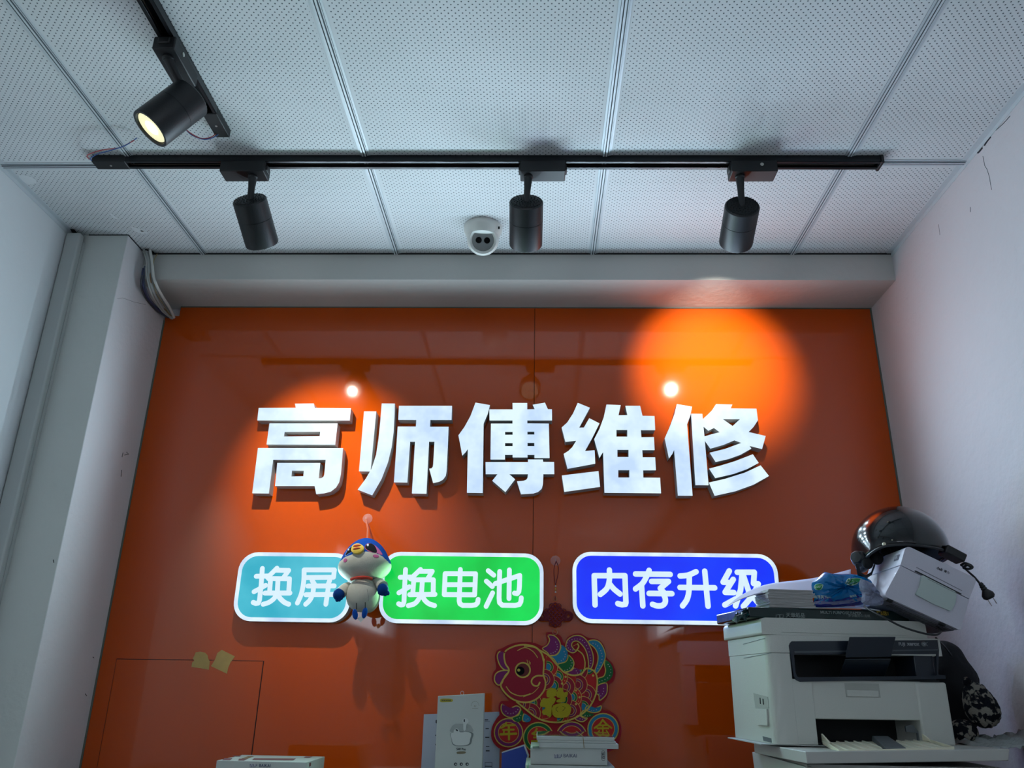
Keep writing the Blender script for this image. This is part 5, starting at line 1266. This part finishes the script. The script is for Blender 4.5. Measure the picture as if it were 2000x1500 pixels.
# blue tissue pack
def pillow(outline, plane, dep, name, m, parent=None, rings=7, noise=.12, smooth=60):
    pts = [plane.uv(*p) for p in outline]; cx = sum(p[0] for p in pts)/len(pts); cy = sum(p[1] for p in pts)/len(pts)
    b = bmesh.new(); sides = []
    rim = [b.verts.new(plane.P(*p)) for p in pts]; n_ = len(pts)
    for s_ in (1, -1):
        prev = rim
        for k in range(1, rings):
            f_ = 1-k/rings; h = dep*sqrt(max(0, 1-f_**2.2))
            ring = []
            for i, p in enumerate(pts):
                w_ = 1+noise*sin(i*1.9+k*1.3)*sin(i*.7+k*.5)
                ring.append(b.verts.new(plane.P(cx+(p[0]-cx)*f_, cy+(p[1]-cy)*f_, s_*h*w_)))
            for i in range(n_): b.faces.new((prev[i], prev[(i+1) % n_], ring[(i+1) % n_], ring[i]))
            prev = ring
        c = b.verts.new(plane.P(cx, cy, s_*dep))
        for i in range(n_): b.faces.new((prev[i], prev[(i+1) % n_], c))
    mb = MB(); mb.b.free(); mb.b = b
    return mb.obj(name, m, parent, 0, smooth)
M_tis = mat('tissue_film_blue', (6, 112, 176), .18, var=.25, vscale=12, bump=.5, bscale=26)
M_tisn = mat('tissue_film_navy', (16, 30, 130), .2, bump=.3, bscale=40)
ptis = pln(-.052)
tt = thing('tissue_pack', 'blue plastic pack of tissues with green leaf marks on the papers', 'tissue pack', tuple(PN.P(ptis.uv(1640, 1180)[0], rvt+.003, -.082)))
out = smoothline(zs([(1100,908),(1180,925),(1290,930),(1380,928),(1500,945),(1600,985),(1640,1040),(1625,1110),(1560,1190),(1540,1270),(1400,1290),(1200,1300),(990,1302),(975,1235),(985,1190),(960,1120),(955,1030),(1020,980)]), 3, True)
tb = pillow(out, ptis, .024, 'film', M_tis, tt, noise=.25)
tbv = bvh_of(tb.data)
def patch_t(name, outl, m, par, l=.0008): return patch_on(name, outl, m, par, l, bv=tbv)
patch_t('lower_band', smoothline(zs([(985,1190),(1060,1180),(1150,1200),(1220,1225),(1320,1205),(1480,1160),(1535,1165),(1530,1262),(1400,1285),(1200,1298),(1000,1296),(978,1240)]), 2, True), M_tisn, tb)
patch_t('pale_fold', zs([(990,1236),(1200,1238),(1400,1220),(1525,1185),(1525,1222),(1400,1252),(1200,1272),(980,1272)]), mat('tissue_pale', (118, 122, 160), .3), tb, .0016)
M_leaf = mat('leaf_green', (16, 128, 66), .3); M_leafw = mat('leaf_white', (190, 214, 196), .4)
for o_ in ([(985,1075),(1000,1050),(1035,1040),(1070,1045),(1084,1060),(1068,1095),(1035,1110),(1000,1102)], [(1335,1030),(1362,990),(1400,976),(1470,978),(1520,990),(1480,1020),(1450,1050),(1400,1060),(1350,1048)]):
    pg = smoothline(zs(o_), 2, True); cx = sum(p[0] for p in pg)/len(pg); cy = sum(p[1] for p in pg)/len(pg)
    a_ = patch_t('leaf_mark', pg, M_leafw, tb, .0012); patch_t('leaf_field', [(cx+(x-cx)*.86, cy+(y-cy)*.86) for x, y in pg], M_leaf, a_, .0019)
for s_, c_, h_, rot in (('心相印', (1035, 1075), 4.0, .1), ('心', (1420, 1020), 5.5, .2), ('海洋风Tissue', (1085, 1192), 5.4, 0), ('海洋风', (1420, 1180), 3.6, .18)):
    px = zs([c_])[0]; r = ray(*px); h = tbv.ray_cast(CAM, r)
    if h[0] is None: continue
    c = h[0]-r*.0032; pl = Plane(c, PU, (0, 0, 1)); on_pl(pl, s_, px, h_, M_leafw, 'lettering', tb, .0, 0, rot)
# clear crumpled end of the film with a white roll showing
pc = smoothline(zs([(1500,990),(1560,1000),(1640,1040),(1690,1110),(1730,1180),(1760,1230),(1750,1275),(1640,1285),(1540,1270),(1520,1200),(1530,1140),(1490,1080)]), 3, True)
pillow(pc, pln(.048), .014, 'clear_end', mat('clear_film', (170, 176, 196), .12, trans=.55, ior=1.15, bump=.8, bscale=50), tt, noise=.35, smooth=20)

# ================================================================== LABEL PRINTER
zl_ = zoomed(1640, 960, 5)
fi = radians(26); YL = 1.745
PLb = Plane(at(1800, 1130, YL), (cos(fi), 0, -sin(fi)), (sin(fi), 0, cos(fi)))
M_lp = mat('label_printer_lilac_white', (196, 194, 206), .35, bump=.15, bscale=700)
M_lpu = mat('label_printer_base', (92, 92, 104), .5)
lpt = thing('label_printer', 'tilted white label printer with a pale curved flap, helmet resting on it', 'label printer', tuple(PLb.hit(*zl_([(800, 1200)])[0])))
lo = [PLb.uv(*p) for p in zl_([(592,724),(1266,1056),(1182,1356),(432,1020)])]
hi = [PLb.uv(*p) for p in zl_([(648,524),(1340,852),(1268,1048),(594,716)])]
def rounded(poly, r, k=5):
    out = []; n_ = len(poly)
    for i in range(n_):
        p = Vector(poly[i]); a = (Vector(poly[i-1])-p).normalized(); b = (Vector(poly[(i+1) % n_])-p).normalized(); rr = r[i] if isinstance(r, list) else r
        for j in range(k+1):
            t_ = j/k; q0 = p+a*rr; q1 = p+b*rr
            out.append(tuple(q0*(1-t_)**2+p*2*t_*(1-t_)+q1*t_**2))
    return out
DL = .185
qb = Plane(PLb.P(0, 0, -DL), PLb.u, PLb.v)
on(qb, curve_mesh([[rounded(lo, [.001, .001, .006, .010])]], DL)).obj('lower_body', M_lp, lpt, .008, bseg=5)
lidm = on(qb, curve_mesh([[rounded(hi, [.012, .010, .001, .001])]], DL)).obj('lid', M_lp, lpt, .008, bseg=5)
def lplate(pts, d, th_, m, name, par=None, r=.0, bev=0, bs=2):
    g = [PLb.uv(*p) for p in zl_(pts)]; g = rounded(g, r) if r else g
    return on(PLb, curve_mesh([[g]], th_), d).obj(name, m, par or lpt, bev, bseg=bs)
lplate([(730,772),(745,772),(1190,998),(1188,1006),(1150,992),(735,783)], .0001, .0006, M_prb, 'label_slot')
lplate([(745,738),(752,738),(1195,966),(1192,972),(748,744)], .0001, .0004, mat('groove_line', (120, 118, 130), .5), 'groove', lidm)
fl = lplate([(792,816),(1128,986),(1122,1085),(1078,1172),(906,1100),(730,1006),(770,930)], -.002, .0075, mat('flap_pale_green', (176, 190, 186), .3), 'front_flap', None, .004, .0045, 4)
lplate([(845,853),(1122,992),(1121,996),(844,857)], .0056, .0003, mat('groove_line', (120, 118, 130), .5), 'flap_line', fl)
c = PLb.uv(*zl_([(975, 756)])[0])
on(PLb, [text_mesh('deli', .0085, .02)], .0004, c).obj('lettering', M_ink2, lidm, 0, 0)
c = PLb.uv(*zl_([(1044, 788)])[0]); on(PLb, [text_mesh('得力', .0058, .01)], .0004, c).obj('lettering', M_ink2, lidm, 0, 0)
# latch button on the left side, base with vents underneath
a = PLb.uv(*zl_([(620, 640)])[0]); PSd = Plane(PLb.P(hi[0][0]*.5+hi[3][0]*.5-.0005, 0, 0), (0, -1, 0), PLb.v)
sb = MB(); eu = Vector(PLb.P(*hi[3]))-Vector(PLb.P(*hi[0])); 
e0 = PLb.P(*hi[0]); e3 = PLb.P(*hi[3]); dn = (e3-e0).normalized(); sd = Vector((0, 1, 0)); ol = dn.cross(sd).normalized(); ol = ol if ol.x < 0 else -ol
p0 = e0+dn*.018+sd*.020
bt = MB().hexa([p0, p0+sd*.022, p0+sd*.022+dn*.013, p0+dn*.013], [p+ol*.0012 for p in (p0, p0+sd*.022, p0+sd*.022+dn*.013, p0+dn*.013)]).obj('release_button', M_lpu, lidm, .001)
p1 = p0+ol*.0012+sd*.005+dn*.002; MB().hexa([p1, p1+sd*.012, p1+sd*.012+dn*.008, p1+dn*.008], [p+ol*.001 for p in (p1, p1+sd*.012, p1+sd*.012+dn*.008, p1+dn*.008)]).obj('button_cap', mat('button_pale', (150, 150, 160), .3), bt, .0006)
b0 = PLb.P(*lo[3]); b1_ = PLb.P(*lo[2]); ud = (b1_-b0).normalized(); vd = Vector((0, 1, 0)); nd = ud.cross(vd); nd = nd if nd.z < 0 else -nd; Lw = (b1_-b0).length
base = MB(); c0 = b0+ud*.014+vd*.010; c1 = b1_-ud*.008+vd*.010
base.hexa([c0, c1, c1+vd*(DL-.02), c0+vd*(DL-.02)], [p+nd*.004 for p in (c0, c1, c1+vd*(DL-.02), c0+vd*(DL-.02))])
bo = base.obj('base_plate', M_lpu, lpt, .001)
vb = MB()
for i in range(26):
    for j in range(6):
        p = c0+ud*(.012+i*.0047)+vd*(.012+j*.0055+.002*(i % 2))+nd*.004
        vb.hexa([p, p+ud*.0022, p+ud*.0022+vd*.003, p+vd*.003], [q_+nd*.0004 for q_ in (p, p+ud*.0022, p+ud*.0022+vd*.003, p+vd*.003)])
vb.obj('vent_holes', M_prb, bo)
for f_ in (.03, .72):
    p = b0+ud*(Lw*f_+.004)+vd*.002+nd*.0005
    MB().hexa([p, p+ud*.012, p+ud*.012+vd*.012, p+vd*.012], [q_+nd*.0045 for q_ in (p, p+ud*.012, p+ud*.012+vd*.012, p+vd*.012)]).obj('rubber_foot', M_prb, bo, .001)

# ================================================================== HELMET
yh = 1.875
hcx = at(1757, 1077, yh)
M_hel = mat('helmet_black_gloss', (14, 15, 19), .12, coat=.3, bump=.03, bscale=14)
M_helm = mat('helmet_lining', (10, 10, 13), .9)
het = thing('helmet', 'glossy black open-face scooter helmet lying on the tilted label printer', 'helmet', tuple(hcx))
Rt = Matrix.Rotation(radians(6), 4, 'Y') @ Matrix.Rotation(radians(2), 4, 'X')
Mh = Matrix.Translation(hcx) @ Rt
Rx, Ry, Rz = .0985, .112, .100
def hp(th_, ph, k=1.0):       # th from pole, ph around (0 = right, -90 = camera)
    t_ = radians(th_); p = radians(ph); s_ = sin(min(t_, pi/2)); 
    z = cos(t_)*Rz if t_ < pi/2 else -Rz*.95*(t_-pi/2)
    s_ = s_ if t_ < pi/2 else 1-.25*(t_-pi/2)**2
    return Mh @ Vector((Rx*s_*cos(p)*k, Ry*s_*sin(p)*k, z*k+.0))
def rimth(ph):                # how far down the shell goes: long at the ears and nape, short over the brow
    a = (ph % 360)
    d = min(abs(a-188), 360-abs(a-188)); e = min(abs(a-20), 360-abs(a-20))
    return 91+20*math.exp(-(d/28)**2)+6*math.exp(-(e/30)**2)
rows_ = []
for j in range(25):
    rows_.append([hp(max(.5, rimth(ph)*j/24), ph) for ph in range(0, 361, 7 if False else 6)])
mb = MB().grid(rows_); bmesh.ops.remove_doubles(mb.b, verts=mb.b.verts[:], dist=.0004); shell_o = mb.obj('shell', M_hel, het, 0, 60, solid=.004)
rows_ = []
for j in range(17):
    rows_.append([hp(max(.5, (rimth(ph)-1)*j/16), ph, .93) for ph in range(0, 361, 9)])
mb = MB().grid(rows_); bmesh.ops.remove_doubles(mb.b, verts=mb.b.verts[:], dist=.0004); mb.obj('lining', M_helm, het, 0, 60, solid=.006)
MB().tube([hp(rimth(ph)+.4, ph, 1.0) for ph in range(0, 361, 6)], .0032, 8).obj('rim_band', mat('helmet_rubber', (24, 25, 30), .45), het)
for dth, nm in ((9, .0006), (34, .0005)):
    MB().tube([hp(rimth(ph)-dth, ph, 1.002) for ph in range(180, 361, 5)], nm, 5).obj('pinstripe', mat('pinstripe', (96, 88, 84), .4), het)
MB().tube([hp(52+16*sin(radians((ph-300)*2.4)), ph, 1.002) for ph in range(270, 346, 4)], .0005, 5).obj('pinstripe', mat('pinstripe', (96, 88, 84), .4), het)
bh = bvh_of(shell_o.data)
def onhel(px, py):
    h = bh.ray_cast(CAM, ray(px, py)); return h[0], h[1]
for px, py, r in ((1727.5, 1063, .0045), (1743, 1055, .0016)):
    h, n_ = onhel(px, py)
    if h is not None:
        n_ = n_ if n_.dot(ray(px, py)) < 0 else -n_
        MB().lathe([(r, 0), (r, .002), (r*.6, .0032), (.0002, .0035)], zframe(h, n_), 18).obj('snap_button', mat('snap_pale', (176, 170, 150), .3, metal=.4), het)
kn = at(1671, 1090, yh-.02)
MB().lathe([(.0145, 0), (.0155, .006), (.012, .011), (.0002, .012)], zframe(kn+Vector((.006, 0, 0)), (-.75, -.65, .1)), 26).obj('visor_pivot', M_blackp, het)
MB().tube([at(1674, 1100, yh-.05), at(1678, 1120, yh-.045), at(1690, 1128, yh-.03), at(1702, 1120, yh-.02), at(1708, 1104, yh)], [.004, .005, .005, .004, .004], 10, flat=.45).obj('chin_strap', M_blackp, het)
for k, (px, py, r) in enumerate(((1694, 1100, .013), (1712, 1090, .015), (1730, 1080, .013))):
    MB().ball(at(px, py, yh-.035+.012*k), (r, r*.8, r), None, 16, 10).obj('ear_padding', M_helm, het)
for px, py, yy, r in ((1678, 1092, yh-.01, (.014, .03, .018)), (1684, 1106, yh+.0, (.012, .026, .014))): MB().ball(at(px, py, yy), r, None, 20, 12).obj('ear_flap', M_blackp, het, 0, 80)
# power adapter and plug
PA = PLb.P(*PLb.uv(1862, 1092)); Ma = frame_M(at(1862, 1085, 1.80), PLb.u, (0, 1, 0), PLb.v*1)
tag(MB().box((-.022, -.016, -.009), (.022, .022, .010), Matrix.Translation(at(1861, 1083, 1.79)) @ Matrix.Rotation(radians(30), 4, 'Y')).obj('power_adapter', M_blackp, None, .003, bseg=3), 'black power adapter block lying on the label printer beside the helmet', 'adapter')
pl_t = thing('power_plug', 'black two-pin power plug dangling beside the label printer near the wall', 'plug', tuple(at(1925, 1160, 1.78)))
ax_ = (at(1936, 1176, 1.78)-at(1914, 1142, 1.78)).normalized(); Mp = zframe(at(1914, 1138, 1.78), ax_)
MB().lathe([(.0035, 0), (.005, .004), (.0045, .006), (.006, .009), (.005, .011), (.0065, .014), (.0055, .016), (.009, .021), (.0125, .026), (.0125, .032), (.009, .036), (.0002, .0365)], Mp, 20).obj('body', M_blackp, pl_t)
for sx in (-1, 1):
    MB().box((sx*.0055-.0006, -.003, .036), (sx*.0055+.0006, .003, .050), Mp @ Matrix.Rotation(radians(20), 4, 'Z')).obj('pin', M_silver, pl_t, .0003)
MB().tube(smoothline([tuple(at(*p)) for p in ((1880, 1106, 1.83), (1893, 1118, 1.80), (1903, 1127, 1.785), (1909, 1134, 1.78), (1914, 1140, 1.78))], 6), .0022, 8).obj('cord', M_blackp, pl_t)
mb = MB()
mb.tube(smoothline([tuple(at(*p)) for p in ((1877, 1104, 1.80), (1884, 1100, 1.79), (1894, 1103, 1.79), (1899, 1108, 1.79), (1892, 1111, 1.79), (1882, 1109, 1.80), (1888, 1104, 1.785), (1896, 1106, 1.785))], 6), .0028, 8)
mb.obj('cord_bundle', M_blackp, pl_t)
tag(MB().tube(smoothline([tuple(at(*p)) for p in ((1688, 1184, 1.745), (1700, 1192, 1.72), (1730, 1208, 1.69), (1762, 1224, 1.69), (1800, 1236, 1.69), (1826, 1240, 1.70), (1836, 1236, 1.72), (1836, 1230, 1.76), (1822, 1218, 1.80), (1806, 1210, 1.83))], 8), .0021, 8).obj('power_cable', M_blackp), 'black power cable hanging in a loop over the printer lid', 'cable')
tag(MB().tube(smoothline([tuple(at(*p)) for p in ((1828, 1246, 1.80), (1836, 1254, 1.82), (1846, 1264, 1.86), (1858, 1280, 1.90))], 6), .0021, 8).obj('power_cable', M_blackp), 'short black cable behind the right end of the printer', 'cable')

# ================================================================== SHADOW BLOB, SPOTTED PLUSH, PLASTIC FILM
def blob(name, lab, cat, c, r, m, f, Rm=None, nu=40, nv=26):
    return tag(MB().ball(c, r, Rm, nu, nv, f).obj(name, m, None, 0, 80), lab, cat)
blobc = at(1862, 1335, 1.955)  # dark blob added in place of the shade between printer and wall
blob('shadow_blob', 'dark blob added for the shadow between printer and wall', 'shadow filler', (blobc.x-.005, 1.965, ZCB+.120), (.062, .055, .118), mat('shadow_black', (12, 13, 18), .9, bump=.6, bscale=30),
     lambda d: Vector((d.x*(1+.08*sin(d.z*9)), d.y, d.z*(1 if d.z > 0 else .99)))*(1-.18*max(0, d.z)))
def spots():
    m = mat('spotted_fur', (150, 146, 136), 1, spec=.1); nt = m.node_tree; N = nt.nodes; L = nt.links; b = N['Principled BSDF']
    tc = N.new('ShaderNodeTexCoord'); n = N.new('ShaderNodeTexNoise'); n.inputs['Scale'].default_value = 72; n.inputs['Detail'].default_value = 6; n.inputs['Distortion'].default_value = .3; L.new(tc.outputs['Object'], n.inputs[0])
    r = N.new('ShaderNodeValToRGB'); r.color_ramp.elements[0].position = .49; r.color_ramp.elements[1].position = .54
    r.color_ramp.elements[0].color = rgb(24, 26, 32); r.color_ramp.elements[1].color = rgb(136, 132, 122); L.new(n.outputs[0], r.inputs[0]); L.new(r.outputs[0], b.inputs['Base Color'])
    n2 = N.new('ShaderNodeTexNoise'); n2.inputs['Scale'].default_value = 300; L.new(tc.outputs['Object'], n2.inputs[0]); bp = N.new('ShaderNodeBump'); bp.inputs['Strength'].default_value = .8; bp.inputs['Distance'].default_value = .004; L.new(n2.outputs[0], bp.inputs['Height']); L.new(bp.outputs[0], b.inputs['Normal'])
    return m
M_spot = spots()
pc_ = at(1914, 1376, 1.86)
st2 = thing('spotted_plush', 'small furry black and cream spotted plush behind the printer by the wall', 'plush toy', (pc_.x, 1.86, ZCB+.002))
MB().ball((pc_.x, 1.86, pc_.z), (.033, .034, .047), Matrix.Rotation(radians(-16), 4, 'Y'), 36, 24, lambda d: Vector((d.x*(1-.22*d.z), d.y*(1-.2*d.z), d.z))*(1+.02*sin(d.x*23+d.z*17))).obj('body', M_spot, st2, 0, 80)
MB().ball((pc_.x-.036, 1.88, ZCB+.026), (.030, .03, .026), None, 30, 18).obj('paw', M_spot, st2, 0, 80)
MB().ball((pc_.x-.018, 1.86, pc_.z+.045), (.010, .008, .010), None, 16, 10).ball((pc_.x+.012, 1.865, pc_.z+.03), (.009, .007, .011), None, 16, 10).obj('ear', M_spot, st2, 0, 80)
rows_ = []
for j in range(9):
    row = []
    for i in range(22):
        u = i/21; v = j/8; fx = 1868+u*(2010-1868)
        base_y = 1452-24*max(0, u-.55)**1.0*(1-.3*v)*1.0
        z = ZCB+.003+.014*abs(sin(i*1.3+j*.8))*(.3+u)+.018*u*u*(1-v)*abs(sin(i*.6+1))+.012*v*sin(i*.9)**2
        p = ZP(ZCB+.002).hit(1868+u*120, 1458-v*3)
        row.append((pc_.x-.062+u*.165, 1.70+v*.20+.006*sin(i), min(z, ZCB+.06)))
    rows_.append(row)
rows_ = [[(min(x, XR-.004), y, z+(.02*max(0, (x-(XR-.04))/.04))) for x, y, z in r] for r in rows_]
tag(MB().grid(rows_).obj('plastic_film', mat('cloudy_film', (176, 182, 180), .25, trans=.25, ior=1.2, bump=.4, bscale=60), solid=.0006, smooth=25), 'crumpled cloudy plastic film on the cabinet top beside the spotted plush', 'plastic film')


# plaster smears left on the ceiling tiles
qc = Plane((0, 0, HC), (1, 0, 0), (0, -1, 0)); zsm = zoomed(100, 400, 5); sm_ = []
for pts in ([(780,215),(830,225),(870,245),(945,275),(880,280),(820,260)], [(570,80),(600,100),(650,135),(610,125)], [(870,250),(900,245),(915,255),(890,262)]): sm_.append([[qc.uv(*p) for p in zsm(smoothline(pts, 3, True))]])
sm_.append([[qc.uv(*p) for p in smoothline([(38, 342), (60, 345), (72, 356), (58, 360), (42, 352)], 3, True)]])
struct(on(qc, curve_mesh(sm_, .0004)).obj('ceiling_smear', mat('smear_white', (222, 224, 226), .8)))
